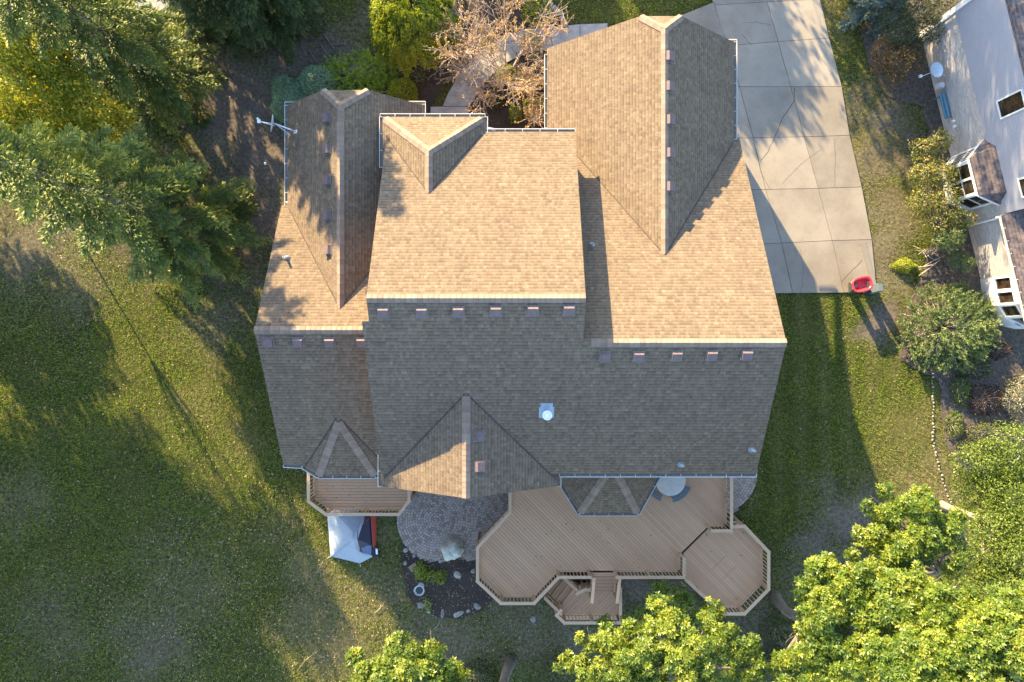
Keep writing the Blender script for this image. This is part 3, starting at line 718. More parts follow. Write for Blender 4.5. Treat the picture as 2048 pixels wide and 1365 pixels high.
gutter((dxl-.1, dyf, zE), (dxr+.02, dyf, zE), (0, 1)); gutter((dxr, 8.78, zE), (dxr, dyf-.002, zE-.003), (1, 0)); gutter((dxl, 7.3, zE), (dxl, dyf, zE-.003), (-1, 0))
gutter((2.0, yRe, zp(MR, 0, yRe)), (10.24, yRe, zp(MR, 0, yRe)), (0, -1))
gutter((-5.52, -4.82, 6.24), (-5.52, -6.13, 6.24), (-1, 0)); gutter((1.94, -5.6, 6.24), (1.94, -6.13, 6.24), (1, 0))
gutter((-9.99, yLf-.1, 4.62), (-9.99, gyf, 4.62), (-1, 0)); gutter((gxr, 9.4, 4.62), (gxr, gyf+.05, 4.62), (1, 0))
gutter((-10.12, gyf+.03, 4.6), (-9.25, gyf+.03, 4.6), (0, 1)); gutter((gxr-.85, gyf+.06, 4.6), (gxr+.12, gyf+.06, 4.6), (0, 1))
gutter((9.96, 9.05, zp(GR, 9.96, 0)), (9.96, 13.42, zp(GR, 9.96, 0)), (1, 0)); gutter((1.62, 8.4, zp(GL, 1.62, 0)), (1.62, 13.1, zp(GL, 1.62, 0)), (-1, 0))
gutter((9.2, hyf+.01, 4.36), (10.09, hyf+.01, 4.36), (0, 1))
gutter((-10.25, yLr, 4.42), B1, (0, -1)); gutter(B1, B2, (-.53, -.85)); gutter(B2, B3, (0, -1)); gutter(B3, B4, (.57, -.82))
gutter((2.25, -6.5, e2), C2, (-.85, -.53)); gutter(C2, C3, (0, -1)); gutter(C3, C4, (.87, -.49))
# downspouts
def downspout(pts):
    mb = MB()
    for a, b in zip(pts[:-1], pts[1:]): mb.bar(a, b, .085, .065)
    mb.build("downspout", M['gutter'], house)
downspout([(-10.05, 6.2, 4.6), (-10.12, 5.9, 4.3), (-9.99, 5.72, 4.05), (-9.99, 5.72, 0.1)])
downspout([(-1.05, 8.95, 6.3), (-.75, 8.9, 6.28), (-.6, 8.85, 6.0), (-.6, 8.5, 5.7), (-.6, 8.5, .1)])
downspout([(10.06, 9.1, 4.25), (10.02, 9.0, 3.9), (10.02, 8.95, .1)])
downspout([(10.2, -5.65, 6.3), (10.1, -5.4, 5.9), (10.02, -5.15, 5.7), (10.02, -5.15, .1)])

# roof vents: flange, hood and open lower mouth
def vent(px, py, pl, w=0.35):
    p = on_plane(px, py, pl); n = pl_n(pl)
    down = Vector((pl[1], pl[2], 0)); down = -(down - n*down.dot(n)).normalized(); s = n.cross(down).normalized()
    mb = MB()
    def q(a, b, c): return p+s*a+down*b+n*c
    h = w/2
    mb.hexa([q(-h-.05, -h-.05, .015), q(h+.05, -h-.05, .015), q(h+.05, h+.06, .015), q(-h-.05, h+.06, .015)], [q(-h-.05, -h-.05, .028), q(h+.05, -h-.05, .028), q(h+.05, h+.06, .028), q(-h-.05, h+.06, .028)], mi=1)
    mb.hexa([q(-h, -h, .03), q(h, -h, .03), q(h, h-.01, .03), q(-h, h-.01, .03)], [q(-h, -h*.72, .13), q(h, -h*.72, .13), q(h, h-.02, .15), q(-h, h-.02, .15)], mi=2)
    mb.hexa([q(-h-.012, -h*.75, .135), q(h+.012, -h*.75, .135), q(h+.012, h+.012, .155), q(-h-.012, h+.012, .155)], [q(-h-.012, -h*.75, .15), q(h+.012, -h*.75, .15), q(h+.012, h+.012, .17), q(-h-.012, h+.012, .17)])
    mb.hexa([q(-h-.010, -h*1.02, .028), q(h+.010, -h*1.02, .028), q(h+.010, -h*.72, .135), q(-h-.010, -h*.72, .135)], [q(-h-.010, -h*1.05, .035), q(h+.010, -h*1.05, .035), q(h+.010, -h*.74, .149), q(-h-.010, -h*.74, .149)])
    for sg in (-1, 1):
        mb.hexa([q(sg*h, -h, .03), q(sg*(h+.01), -h, .03), q(sg*(h+.01), h, .06), q(sg*h, h, .06)], [q(sg*h, -h*.75, .136), q(sg*(h+.01), -h*.75, .136), q(sg*(h+.01), h, .154), q(sg*h, h, .154)])
    mb.build("roof_vent", [M['vent'], M['ventlip'], M['black']], house)
for a, b in ((767, 624), (844, 624), (917, 623), (992, 622), (1066, 621), (1138, 620)): vent(a, b, MR)
for a, b in ((537, 683), (597, 684), (660, 684), (724, 684)): vent(a, b, LR)
for a, b in ((1209, 712), (1277, 712), (1353, 711), (1423, 710), (1493, 709)): vent(a, b, MR)
for a, b in ((1337, 114), (1337, 174), (1338, 241), (1338, 307), (1338, 374)): vent(a, b, GR)
for a, b in ((656, 237), (657, 299), (657, 362), (657, 431), (658, 500)): vent(a, b, LGL)
for a, b in ((958, 872), (958, 933)): vent(a, b, RGR)
# plumbing pipes and the chimney flue
def stack(px, py, pl, lean=(0, 0)):
    p = on_plane(px, py, pl); mb = MB()
    mb.lathe([(.13, -.04), (.13, .02), (.08, .10), (.065, .12)], p, 14, 1)
    mb.tube([p+Vector((0, 0, .0)), p+Vector((lean[0], lean[1], .42))], .05, 12, cap=False)
    mb.lathe([(.05, .42), (.036, .42), (.036, .2)], p+Vector((lean[0], lean[1], 0)), 12, 0); mb.lathe([(.036, .3), (.001, .3)], p+Vector((lean[0], lean[1], 0)), 12, 2)
    mb.build("vent_pipe", [M['pipe'], M['lead'], M['black']], house)
stack(574, 517, LF); stack(1183, 491, WF); stack(1361, 929, MR); stack(1503, 899, MR)
p = on_plane(1093, 822, MR); mb = MB()
mb.slab([p+Vector((-.24, .32, .20)), p+Vector((.24, .32, .20)), p+Vector((.24, -.05, .0)), p+Vector((-.24, -.05, .0))], .03, mi=1)
mb.slab([p+Vector((-.3, .15, .11)), p+Vector((.3, .15, .11)), p+Vector((.3, -.3, -.14)), p+Vector((-.3, -.3, -.14))], .03, mi=1)
mb.lathe([(.12, -.25), (.12, .50), (.19, .52), (.19, .60), (.165, .64), (.06, .68), (.06, .70), (0.001, .705)], p+Vector((0, -.12, 0)), 24)
mb.lathe([(.125, .655), (.13, .685), (.112, .685), (.108, .66)], p+Vector((0, -.12, 0)), 20, 2)
mb.build("flue", [M['white'], M['blueflash'], M['pipe']], house)

# ------------------------------------------------------------------ decks
def boards(root, poly, z, ang, w=0.145, gap=0.010, th=0.04, skirt=0.28):
    """deck floor cut into real boards"""
    bm = bmesh.new()
    vs = [bm.verts.new((x, y, z)) for x, y in poly]
    bm.faces.new(vs)
    nrm = Vector((-math.sin(ang), math.cos(ang), 0))
    ds = [Vector((x, y, 0)).dot(nrm) for x, y in poly]
    k = math.floor(min(ds)/w)
    while k*w < max(ds):
        for o in (0, gap):
            p = nrm*(k*w+o); p.z = z
            bmesh.ops.bisect_plane(bm, geom=bm.verts[:]+bm.edges[:]+bm.faces[:], plane_co=p, plane_no=nrm)
        k += 1
    kill = [f for f in bm.faces if (f.calc_center_median().dot(nrm) % w) < gap*0.99]
    bmesh.ops.delete(bm, geom=kill, context='FACES')
    mb = MB(); u = Vector((math.cos(ang), math.sin(ang), 0))
    rnds = {}
    for f in bm.faces:
        pts = [v.co.copy() for v in f.verts]
        kk = math.floor(f.calc_center_median().dot(nrm)/w)
        rn = rnds.setdefault(kk, random.random()); dzz = (rn-.5)*.006
        pts = [Vector((p.x, p.y, z+dzz)) for p in pts]
        if f.normal.z < 0: pts = pts[::-1]
        o = rn*40
        uv = [(p.dot(u)+o, p.dot(nrm)) for p in pts]
        mb.face(pts, uv=uv, rn=rn)
        lo = [p-Vector((0, 0, th)) for p in pts]
        for i in range(len(pts)):
            j = (i+1) % len(pts); mb.face([lo[i], lo[j], pts[j], pts[i]], rn=rn*.6, uv=[uv[i], uv[j], uv[j], uv[i]])
    bm.free()
    mb.build("deck_floor", M['deck'], root)
    mb = MB()
    ar = sum(poly[i][0]*poly[(i+1) % len(poly)][1]-poly[(i+1) % len(poly)][0]*poly[i][1] for i in range(len(poly)))
    pp = poly if ar > 0 else poly[::-1]
    for i in range(len(pp)):
        a = Vector((*pp[i], z-th-skirt/2-.004)); b = Vector((*pp[(i+1) % len(pp)], z-th-skirt/2-.004))
        mb.bar(a, b, 0.045, skirt-.01)
    mb.face([(x, y, z-0.07) for x, y in pp], mi=0)
    for x, y in pp:
        if z > .5: mb.box((x*.995, y*.995, (z-.1)/2), (.12, .12, z-.12))
    mb.build("deck_frame", M['frame'], root)
RAILH = 0.95
bal_me = {}
railk = 0
def railing(root, a, b, z, sp=0.165, stuff=False, cap=True, inset=0.07, z2=None, hh=RAILH, capend=0.06):
    """posts, rails and cap board; each baluster a child of its railing"""
    global railk
    railk = (railk+1) % 4
    a = Vector((a[0], a[1], z)); b = Vector((b[0], b[1], z if z2 is None else z2))
    t = (b-a); Ln = t.length; t.normalize(); th = Vector((t.x, t.y, 0)).normalized()
    lift = 0.004*railk
    up = Vector((0, 0, 1)); mb = MB()
    if cap: mb.bar(a-th*capend+up*(hh+lift), b+th*capend+up*(hh+lift), 0.15, 0.038, rn=.75+.25*random.random())
    mb.bar(a+up*(hh-.065), b+up*(hh-.065), 0.042, 0.085, rn=.4); mb.bar(a+up*.1, b+up*.1, 0.042, 0.085, rn=.3)
    for p in ([a, b] if Ln < 2.4 else [a, a.lerp(b, .5), b]): mb.box((p.x, p.y, p.z+(hh-.03)/2-.15), (.095, .095, hh+.25), math.atan2(t.y, t.x), rn=.35)
    o = mb.build("railing", M['rail'], root)
    n = max(2, int(Ln/sp))
    if stuff or n == 0:
        return [(a.lerp(b, (i+.5)/n)) for i in range(n)]
    key = round(hh, 2)
    if key not in bal_me:
        m2 = MB(); m2.box((0, 0, (hh-.02)/2+.03), (.036, .036, hh-.14), rn=.5); tmp = m2.build("baluster", M['rail']); bal_me[key] = tmp.data; bpy.data.objects.remove(tmp)
    for i in range(n):
        p = a.lerp(b, (i+.5)/n)
        c = bpy.data.objects.new("baluster", bal_me[key]); col.objects.link(c); c.parent = o
        c.location = p-Vector(root.location); c.rotation_euler = (0, 0, math.atan2(t.y, t.x))
    return []
def rails(root, pts, z, zr=None, **k):
    out = []
    for a, b in zip(pts[:-1], pts[1:]): out += railing(root, a, b, z, **k) or []
    return out
ZD = 1.5; ZR = ZD+RAILH
def rp(l, z=ZR): return [P2(a, b, z) for a, b in l]
# small deck at the left
dk = empty("wooden_deck", (-8, -7.5, 0), "small brown deck with horizontal boards between the house and the tent", "deck", "wooden decks behind the house")
lp = rp([(617, 936), (617, 1003), (652, 1029), (798, 1029), (818, 1003), (818, 950)])
boards(dk, lp[:]+[(lp[-1][0], -5.2), (lp[0][0], -5.2)], ZD, 0.0)
rails(dk, lp[:4], ZD); rails(dk, lp[3:], ZD, sp=.3)
# main deck
mk = empty("wooden_deck", (3, -9, 0), "large brown main deck with diagonal boards behind the house", "deck", "wooden decks behind the house")
mp = rp([(1020, 960), (1020, 1026), (955, 1096), (955, 1163), (1002, 1207), (1068, 1207), (1117, 1155), (1181, 1155)])
mq = rp([(1234, 1155), (1368, 1155), (1368, 1118)])
mr_ = rp([(1424, 1062), (1463, 1062), (1463, 945)])
step_a = P2(1362, 1106, ZD); step_b = P2(1413, 1056, ZD)
boards(mk, [(mp[0][0], -5.3)]+mp[1:]+mq+[step_a, step_b]+[mr_[0], mr_[1]]+[(mr_[2][0], -5.3)], ZD, R(-45))
rails(mk, mp[:3], ZD, sp=.32); rails(mk, mp[2:4], ZD, sp=.32); rails(mk, mp[3:], ZD); rails(mk, mq, ZD); rails(mk, mr_[:2], ZD); rails(mk, mr_[1:], ZD, sp=.21)
# octagonal deck, one step lower
ZO = 1.32; ok_ = empty("wooden_deck", (11, -11, 0), "octagonal brown deck with a diamond board inlay, at the right end of the main deck", "deck", "wooden decks behind the house")
op = rp([(1467, 1054), (1489, 1053), (1537, 1104), (1537, 1179), (1489, 1228), (1447, 1228), (1404, 1190), (1372, 1160)], ZO+RAILH)
ox0 = P2(1366, 1108, ZO); ox1 = P2(1416, 1058, ZO)
boards(ok_, [ox1, P2(1466, 1063, ZO)]+op[1:6]+[P2(1403, 1188, ZO+.7), P2(1374, 1158, ZO+.7), ox0], ZO, R(-45))
rails(ok_, op[:6], ZO); rails(ok_, op[5:], ZO, sp=.2)
mb = MB(); dc = P(1449, 1136, ZO+.006)
dd = 0.6
dia = [dc+Vector((dd, .1, 0)), dc+Vector((.1, dd, 0)), dc+Vector((-dd, -.1, 0)), dc+Vector((-.1, -dd, 0))]
for i in range(4): mb.bar(dia[i]+Vector((0, 0, .004*(i % 2))), dia[(i+1) % 4]+Vector((0, 0, .004*(i % 2))), .05, .012, rn=.1)
mb.build("board_inlay", M['deck'], ok_)
# lower landing and its steps
ZL = 0.62; lk = empty("deck_landing", (6.5, -13.3, 0), "low brown landing deck below the main deck's steps", "deck", "wooden decks behind the house")
ll = rp([(1241, 1178), (1241, 1246), (1129, 1246), (1113, 1231), (1122, 1221)], ZL+RAILH)
lst0, lst1 = P2(1121, 1212, ZL), P2(1152, 1172, ZL)
lf = [P2(1237, 1176, ZL), P2(1237, 1240, ZL), P2(1131, 1240, ZL), P2(1117, 1228, ZL), P2(1124, 1219, ZL), lst0, lst1, P2(1180, 1172, ZL)]
boards(lk, lf, ZL, R(45))
rails(lk, ll, ZL); 
l2 = rp([(1179, 1180), (1168, 1180), (1154, 1188)], ZL+RAILH); rails(lk, l2, ZL, sp=.25)
# flight from the main deck to the landing
x0, x1 = P2(1186, 1150, ZD)[0], P2(1231, 1150, ZD)[0]
ys0 = P2(1200, 1147, ZD)[1]; ys1 = P2(1200, 1180, ZL)[1]
st = MB(); nst = 5
for i in range(nst):
    z = ZD-(i+1)*(ZD-ZL)/(nst+1); y = ys0+(ys1-ys0)*(i+.5)/nst; d = abs(ys1-ys0)/nst
    st.box(((x0+x1)/2, y+d*.25, z-.02), (x1-x0, d*.36, .04), rn=.9); st.box(((x0+x1)/2, y-d*.16, z-.021), (x1-x0, d*.36, .04), rn=.8)
    st.box(((x0+x1)/2, y-d*.42, z-.09), (x1-x0, d*.14, .10), rn=.0, mi=1)  # dark riser strip, also drawing the shadow gap between treads
for x in (x0-.03, x1+.03): st.bar((x, ys0+.1, ZD-.2), (x, ys1, ZL-.05), .05, .26)
st.build("steps", [M['deck'], M['frame']], lk)
for x in (x0-.06, x1+.06): railing(lk, (x, ys0-.02), (x, ys1-.18), ZD, sp=.3, z2=ZL, capend=.12)
# flight from the landing down to the grass, running up-left
a = Vector((*lst0, 0)); b = Vector((*lst1, 0)); t = (b-a).normalized(); nn = Vector((-t.y, t.x, 0))
if nn.x > 0: nn = -nn
st = MB()
for i in range(3):
    z = ZL-(i+1)*.155; c0_ = a+nn*(i*.3+.02); c1_ = b+nn*(i*.3+.02)
    st.bar(c0_+nn*.075+Vector((0, 0, z)), c1_+nn*.075+Vector((0, 0, z)), .135, .04); st.bar(c0_+nn*.22+Vector((0, 0, z-.001)), c1_+nn*.22+Vector((0, 0, z-.001)), .135, .04)
    st.bar(c0_+Vector((0, 0, z+.07)), c1_+Vector((0, 0, z+.07)), .02, .11, rn=.05)
st.build("steps", M['deck'], lk)
railing(lk, (a+nn*.0-t*.05)[:2], (a+nn*.95-t*.05)[:2], ZL, sp=.3, z2=.12); railing(lk, (b+t*.05)[:2], (b+nn*.95+t*.05)[:2], ZL, sp=.3, z2=.12)

# ------------------------------------------------------------------ things in the garden
def fabric(name, c, rough=.6, var=.07): return plain(name, c, rough, var, 5, bmp=.004, bscale=20)
M['tentfly'] = fabric("pale_tent_fly", (0.27, 0.32, 0.39)); M['tentred'] = fabric("red_tent_fabric", (0.30, 0.035, 0.025)); M['tentnavy'] = fabric("navy_tent_fabric", (0.018, 0.022, 0.05))
M['tentblue'] = fabric("blue_tent_mesh", (0.085, 0.115, 0.22)); M['pole'] = plain("tent_pole", (.5, .5, .5), .3)
tent = empty("tent", (-7.5, -10.4, 0), "pale blue-grey dome tent with dark red and navy doorway behind the small deck", "tent")
def T(px, py, z): return P(px, py, z)
apex = T(705, 1078, 1.15)
c1, c2, c3, c4 = T(653, 1008, .05), T(661, 1113, .05), T(747, 1113, .05), T(752, 1010, .05)
v1 = T(720, 1127, .06); top2 = T(716, 1055, 1.1)
def patch(name, quads, mat, n=8, sag=.06, parent=tent, lift=0):
    mb = MB(); me_v = []
    for q in quads:
        A_, B_, C_, D_ = [Vector(x) for x in q]
        g = [[None]*(n+1) for _ in range(n+1)]
        for i in range(n+1):
            for j in range(n+1):
                u, v = i/n, j/n
                p = (A_*(1-u)+B_*u)*(1-v)+(D_*(1-u)+C_*u)*v
                s = 16*u*(1-u)*v*(1-v)
                p = p+Vector((0, 0, -sag*s+lift))+Vector((0, 0, .012*math.sin(u*17+v*9)*math.sin(v*13)))
                g[i][j] = p
        for i in range(n):
            for j in range(n): mb.face([g[i][j], g[i+1][j], g[i+1][j+1], g[i][j+1]], rn=.5)
    return mb.build(name, mat, parent, smooth=True)
door_top = T(717, 1057, .98); door_mid = T(715, 1080, .98); door_bot = T(721, 1103, .45); door_up = T(730, 1035, .55)
patch("rain_fly", [(c1, c2, apex, apex+Vector((.0, .35, -.03))), (c1, apex+Vector((0, .35, -.03)), door_up, T(700, 1008, .3)), (c2, v1, T(712, 1095, .92), apex), (apex+Vector((0, .35, -.03)), apex, door_mid, door_up), (apex, T(712, 1095, .92), door_bot, door_mid), (v1, c3, door_bot, T(712, 1095, .92))], M['tentfly'], sag=-.05)
patch("doorway", [(door_up, door_mid, T(744, 1090, .22), T(744, 1035, .22)), (door_mid, door_bot, T(744, 1112, .10), T(744, 1090, .22))], M['tentnavy'], sag=.02, lift=-.03)
patch("mesh_panel", [(T(722, 1092, .56), T(724, 1104, .40), T(743, 1111, .13), T(743, 1091, .25))], M['tentblue'], 4, .0, lift=.015)
patch("side_panel", [(T(741, 1030, .36), T(745, 1092, .27), c3+Vector((.15, .2, 0)), c4+Vector((.02, .1, 0)))], M['tentred'], 6, -.03)
mb = MB()
for pts in ([door_up, T(716, 1056, 1.0), door_mid, door_bot], [T(742, 1034, .40), T(722, 1053, .9)]): mb.tube(pts, .014, 6)
mb.build("door_trim", M['tentred'], tent)
mb = MB()
for pts in ([c2+Vector((0, 0, .03)), T(684, 1097, .62), apex+Vector((0, 0, .02))], [apex+Vector((0, 0, .02)), T(714, 1062, 1.08), T(727, 1037, .70)]): mb.tube(pts, .016, 6)
mb.build("tent_pole", M['tentfly'], tent)
mb = MB()
for c, d in ((c1, (-.18, .1)), (c2, (-.2, -.12)), (v1, (.02, -.2)), (c3, (.2, -.1))): mb.tube([c, c+Vector((d[0], d[1], -.05))], .008, 5)
mb.build("guy_line", M['white'], tent)
bagm = MB(); bagm.hexa([T(742, 1093, .02), T(756, 1093, .02), T(758, 1116, .02), T(745, 1116, .02)][::-1], [T(743, 1093, .18), T(755, 1094, .16), T(757, 1114, .16), T(746, 1114, .18)][::-1])
bagm.hexa([T(751, 1098, .165), T(755, 1098, .165), T(756, 1109, .165), T(752, 1109, .165)][::-1], [T(751, 1098, .185), T(755, 1098, .18), T(756, 1109, .18), T(752, 1109, .185)][::-1], mi=1)
o = bagm.build("gear_bag", [M['black'], M['white']]); tag(o, "black bag with a white patch lying at the tent's lower corner", "bag")

# covered grill on the patio
M['cover'] = fabric("grey_green_cover", (0.40, 0.40, 0.345), .6)
gr = MB(); gc = P(906, 1096, 0); n = 24
lev = [(0.04, 1.05), (.3, 1.0), (.62, .93), (.76, .80), (.86, .60), (.90, .34), (.91, .1)]
ring = []
for z, s in lev:
    rr = []
    for k in range(n):
        a = 2*math.pi*k/n; rx_, ry_ = .52*s, .42*s
        pw = 4.0; ca, sa = math.cos(a), math.sin(a)
        r_ = (abs(ca/rx_)**pw+abs(sa/ry_)**pw)**(-1/pw)
        r_ *= 1+.07*math.sin(5*a+z*4)+.06*math.sin(8*a-z*7)+random.uniform(-.035, .035)
        x, y = r_*ca, r_*sa; ro = R(20)
        rr.append(gc+Vector((x*math.cos(ro)-y*math.sin(ro), x*math.sin(ro)+y*math.cos(ro), .06+z+.05*math.sin(2*a+1)*(1-s))))
    ring.append(rr)
for i in range(len(ring)-1):
    for k in range(n): gr.face([ring[i][k], ring[i][(k+1) % n], ring[i+1][(k+1) % n], ring[i+1][k]], rn=.5)
gr.face(ring[-1], rn=.5)
o = gr.build("covered_grill", M['cover']); tag(o, "grill under a creased grey-green cover on the round paver patio", "grill")

# round table with curved benches under the eave
tb = empty("patio_table", (7.6, -6.66, ZD), "round pale table on the main deck, half under the roof edge", "table")
tcx, tcy, _ = P(1341, 962, ZD+.74); tb.location = (tcx, tcy, ZD)
M['tabletop'] = plain("weathered_tabletop", (.46, .45, .41), .5, .08, 4); M['slate'] = plain("slate_plastic", (.105, .13, .15), .6, .2, 14)
mb = MB(); mb.lathe([(0.001, .70), (.70, .70), (.72, .715), (.72, .735), (.70, .745), (.03, .745), (.03, .70)], (tcx, tcy, ZD), 48); mb.build("table_top", M['tabletop'], tb, smooth=False)
for k in range(4):
    a = k*math.pi/2+.4; mb = MB(); mb.tube([(tcx+.12*math.cos(a), tcy+.12*math.sin(a), ZD+.7), (tcx+.45*math.cos(a), tcy+.45*math.sin(a), ZD+.02)], .025, 8); mb.build("leg", M['slate'], tb)
def bench(a0, a1, r0, r1, label):
    rt = empty("curved_bench", (tcx, tcy, ZD), label, "bench", "benches round the deck table")
    mb = MB(); n = 8; zt = ZD+.43
    for s in range(3):
        ra = r0+(r1-r0)*s/3+.008; rb = r0+(r1-r0)*(s+1)/3-.008
        for i in range(n):
            a = a0+(a1-a0)*i/n; b = a0+(a1-a0)*(i+1)/n
            q = [(tcx+r*math.cos(x), tcy+r*math.sin(x), zt) for r, x in ((ra, a), (rb, a), (rb, b), (ra, b))]
            mb.slab(q, .04)
    mb.build("seat", M['slate'], rt)
    for x in (a0+.15, a1-.15):
        m2 = MB(); rm = (r0+r1)/2; m2.bar((tcx+rm*math.cos(x), tcy+rm*math.sin(x), ZD+.01), (tcx+rm*math.cos(x), tcy+rm*math.sin(x), ZD+.39), .2, .05, up=(math.cos(x), math.sin(x), 0)); m2.build("leg", M['slate'], rt)
bench(R(-80), R(-20), .80, 1.14, "dark slate curved bench at the right of the round deck table")
bench(R(-160), R(-112), .80, 1.14, "dark slate curved bench between the round deck table and the bay roof")

# bird bath, stones and blocks
def rock(px, py, r, mat='rock', h=.5, name="garden_stone", label=None, group=None, z=0.03, sq=1.0, cat="stone", seed=None):
    c = P(px, py, z); bm = bmesh.new(); bmesh.ops.create_icosphere(bm, subdivisions=2, radius=1)
    rs = random.Random(seed if seed is not None else px*31+py); ph = [rs.uniform(0, 6) for _ in range(6)]; an = rs.uniform(0, 3)
    for v in bm.verts:
        d = 1+.14*math.sin(3*v.co.x+ph[0])+.12*math.sin(4*v.co.y+ph[1])+.10*math.sin(5*v.co.z+ph[2])+.06*math.sin(9*v.co.x+ph[3])
        x, y, zz = v.co.x*d*r, v.co.y*d*r*sq, v.co.z*d*r*h
        v.co = Vector((x*math.cos(an)-y*math.sin(an), x*math.sin(an)+y*math.cos(an), max(zz, -.3*r*h)+r*h*.25))
    me = bpy.data.meshes.new(name); bm.to_mesh(me); bm.free(); me.materials.append(M[mat])
    o = link(name, me, None, c); return tag(o, label, cat, group)
bb = empty("bird_bath", P(842, 1172, .03), "round grey bird bath in the dark mulch bed", "bird bath")
bc = P(842, 1172, .03)
M['stone'] = plain("cast_stone", (.33, .35, .36), .85, .15, 9)
mb = MB(); mb.lathe([(.17, 0), (.17, .05), (.08, .12), (.065, .45), (.1, .54)], bc, 20); mb.build("pedestal", M['stone'], bb)
mb = MB(); mb.lathe([(.09, .54), (.22, .60), (.27, .67), (.265, .685), (.235, .68), (.18, .625), (.001, .60)], bc, 28); mb.build("basin", M['stone'], bb)
mb = MB(); mb.lathe([(.185, .632), (.001, .634)], bc, 24); m_, t_, b_2 = newmat("bath_water"); b_2.inputs["Base Color"].default_value = (.03, .04, .035, 1); b_2.inputs["Roughness"].default_value = .05; mb.build("water", m_, bb)
rock(915, 1150, .19, 'palerock', .5, label="pale grey rock in the mulch bed between the lime plants and the main deck"); rock(946, 1142, .11, 'palerock', .9, label="small white stone against the main deck rail")
rock(812, 1100, .12, 'palerock', .8, label="upper of three pale stones at the patio's left edge"); rock(828, 1112, .09, 'palerock', .8, label="smallest pale stone where patio and mulch bed meet"); rock(810, 1126, .10, 'palerock', .7, label="lowest of three pale stones at the mulch bed's left end")
rock(842, 1211, .17, 'rock', .4, label="flat brown-grey stone on the lower left rim of the mulch bed"); rock(917, 1228, .27, 'palerock', .35, sq=.5, label="long pale stone on the bottom rim of the mulch bed"); rock(885, 1227, .22, 'rock', .3, sq=.5, label="flat dark stone on the mulch bed's rim, left of the long pale one")
rock(954, 1213, .16, 'rock', .4, label="grey stone on the lower right rim of the mulch bed"); rock(1066, 1239, .17, 'rock', .25, label="half-buried grey stone in the grass below the main deck")
o = rock(857, 1224, .12, 'palerock', .5, sq=.45, label="narrow white stone by the small green plant"); rock(936, 1222, .10, 'rock', .5, label="small grey stone right of the long pale one on the bed rim")
mb = MB(); q = P(827, 1135, .05); mb.box((q.x, q.y, .075), (.42, .34, .05), R(35)); o = mb.build("stepping_stone", M['brick']); tag(o, "dark reddish square slab in the mulch bed beside the lime plant", "slab")
rock(1078, 235, .38, 'palerock', .7, label="large pale boulder in the porch bed by the garage gutter")
rock(531, 328, .07, 'white', 1.0, name="lawn_ball", cat="ball", label="small white ball on the bare soil left of the house", z=.05)
# block edging round the front bed
for i, (a, b) in enumerate(((1080, -8), (1091, 4), (1100, 12), (1109, 20), (1117, 29), (1124, 40), (1130, 52))):
    c = P(a, b, 0); nxt = ((1085, -2), (1098, 10), (1106, 17), (1114, 26), (1122, 35), (1127, 46), (1131, 55))[i]
    d = P(*nxt, 0)-c; mb = MB(); s = .30+.05*random.random()
    mb.hexa([c+Vector(v) for v in ((-.14, -.13, -.02), (.14, -.13, -.02), (.14, .13, -.02), (-.14, .13, -.02))], [c+Vector(v) for v in ((-.12, -.11, .2), (.12, -.10, .19), (.125, .11, .21), (-.115, .12, .2))])
    o = mb.build("edging_block", M['palerock'], loc=c); o.rotation_euler[2] = math.atan2(d.y, d.x)
    tag(o, "pale tumbled stone block edging the front mulch bed beside the lawn", "stone block", "stone blocks round the front bed")
# little stones in a line down the right-hand lawn
line = [(1864, 742), (1866, 800), (1866, 880), (1870, 905), (1880, 945), (1890, 980), (1906, 1012)]
acc = []
for a, b in zip(line[:-1], line[1:]):
    k = max(1, int(math.hypot(b[0]-a[0], b[1]-a[1])/6.2))
    acc += [(a[0]+(b[0]-a[0])*i/k, a[1]+(b[1]-a[1])*i/k) for i in range(k)]
for i, (a, b) in enumerate(acc):
    rock(a+random.uniform(-1.6, 1.6), b+random.uniform(-1.2, 1.2), random.uniform(.035, .068), 'palerock' if i % 3 else 'rock', .8, name="border_stone", label="one of the small pale stones lined up along the right lawn's edge", group="small stones along the right lawn's edge", seed=i)

# red plastic toy at the driveway corner
M['red'] = plain("red_plastic", (.55, .035, .05), .35, .06, 5); M['darkred'] = plain("weathered_plastic", (.05, .05, .055), .5, .2)
toy = empty("play_structure", P(1716, 577, .08), "red plastic tub-shaped toy on dark legs at the driveway's corner", "toy")
TZ = 1.25; tc = P(1725, 569, TZ); mb = MB(); n = 32
def tubring(ax, ay, z, pw=3.2):
    o = []
    for k in range(n):
        a = 2*math.pi*k/n; ca, sa = math.cos(a), math.sin(a); r = (abs(ca/ax)**pw+abs(sa/ay)**pw)**(-1/pw)
        ro = R(14); x, y = r*ca, r*sa
        o.append(Vector((tc.x+x*math.cos(ro)-y*math.sin(ro), tc.y+x*math.sin(ro)+y*math.cos(ro), z)))
    return o
rings = [tubring(.34, .2, TZ-.34), tubring(.44, .32, TZ-.06), tubring(.5, .37, TZ-.05), tubring(.51, .38, TZ), tubring(.48, .35, TZ+.03), tubring(.42, .29, TZ+.01), tubring(.38, .25, TZ-.12), tubring(.32, .18, TZ-.28)]
for i in range(len(rings)-1):
    for k in range(n): mb.face([rings[i][k], rings[i][(k+1) % n], rings[i+1][(k+1) % n], rings[i+1][k]], rn=.5)
mb.face(rings[-1], rn=.5); mb.build("tub", M['red'], toy, smooth=True)
bs = P(1716, 577, .08)
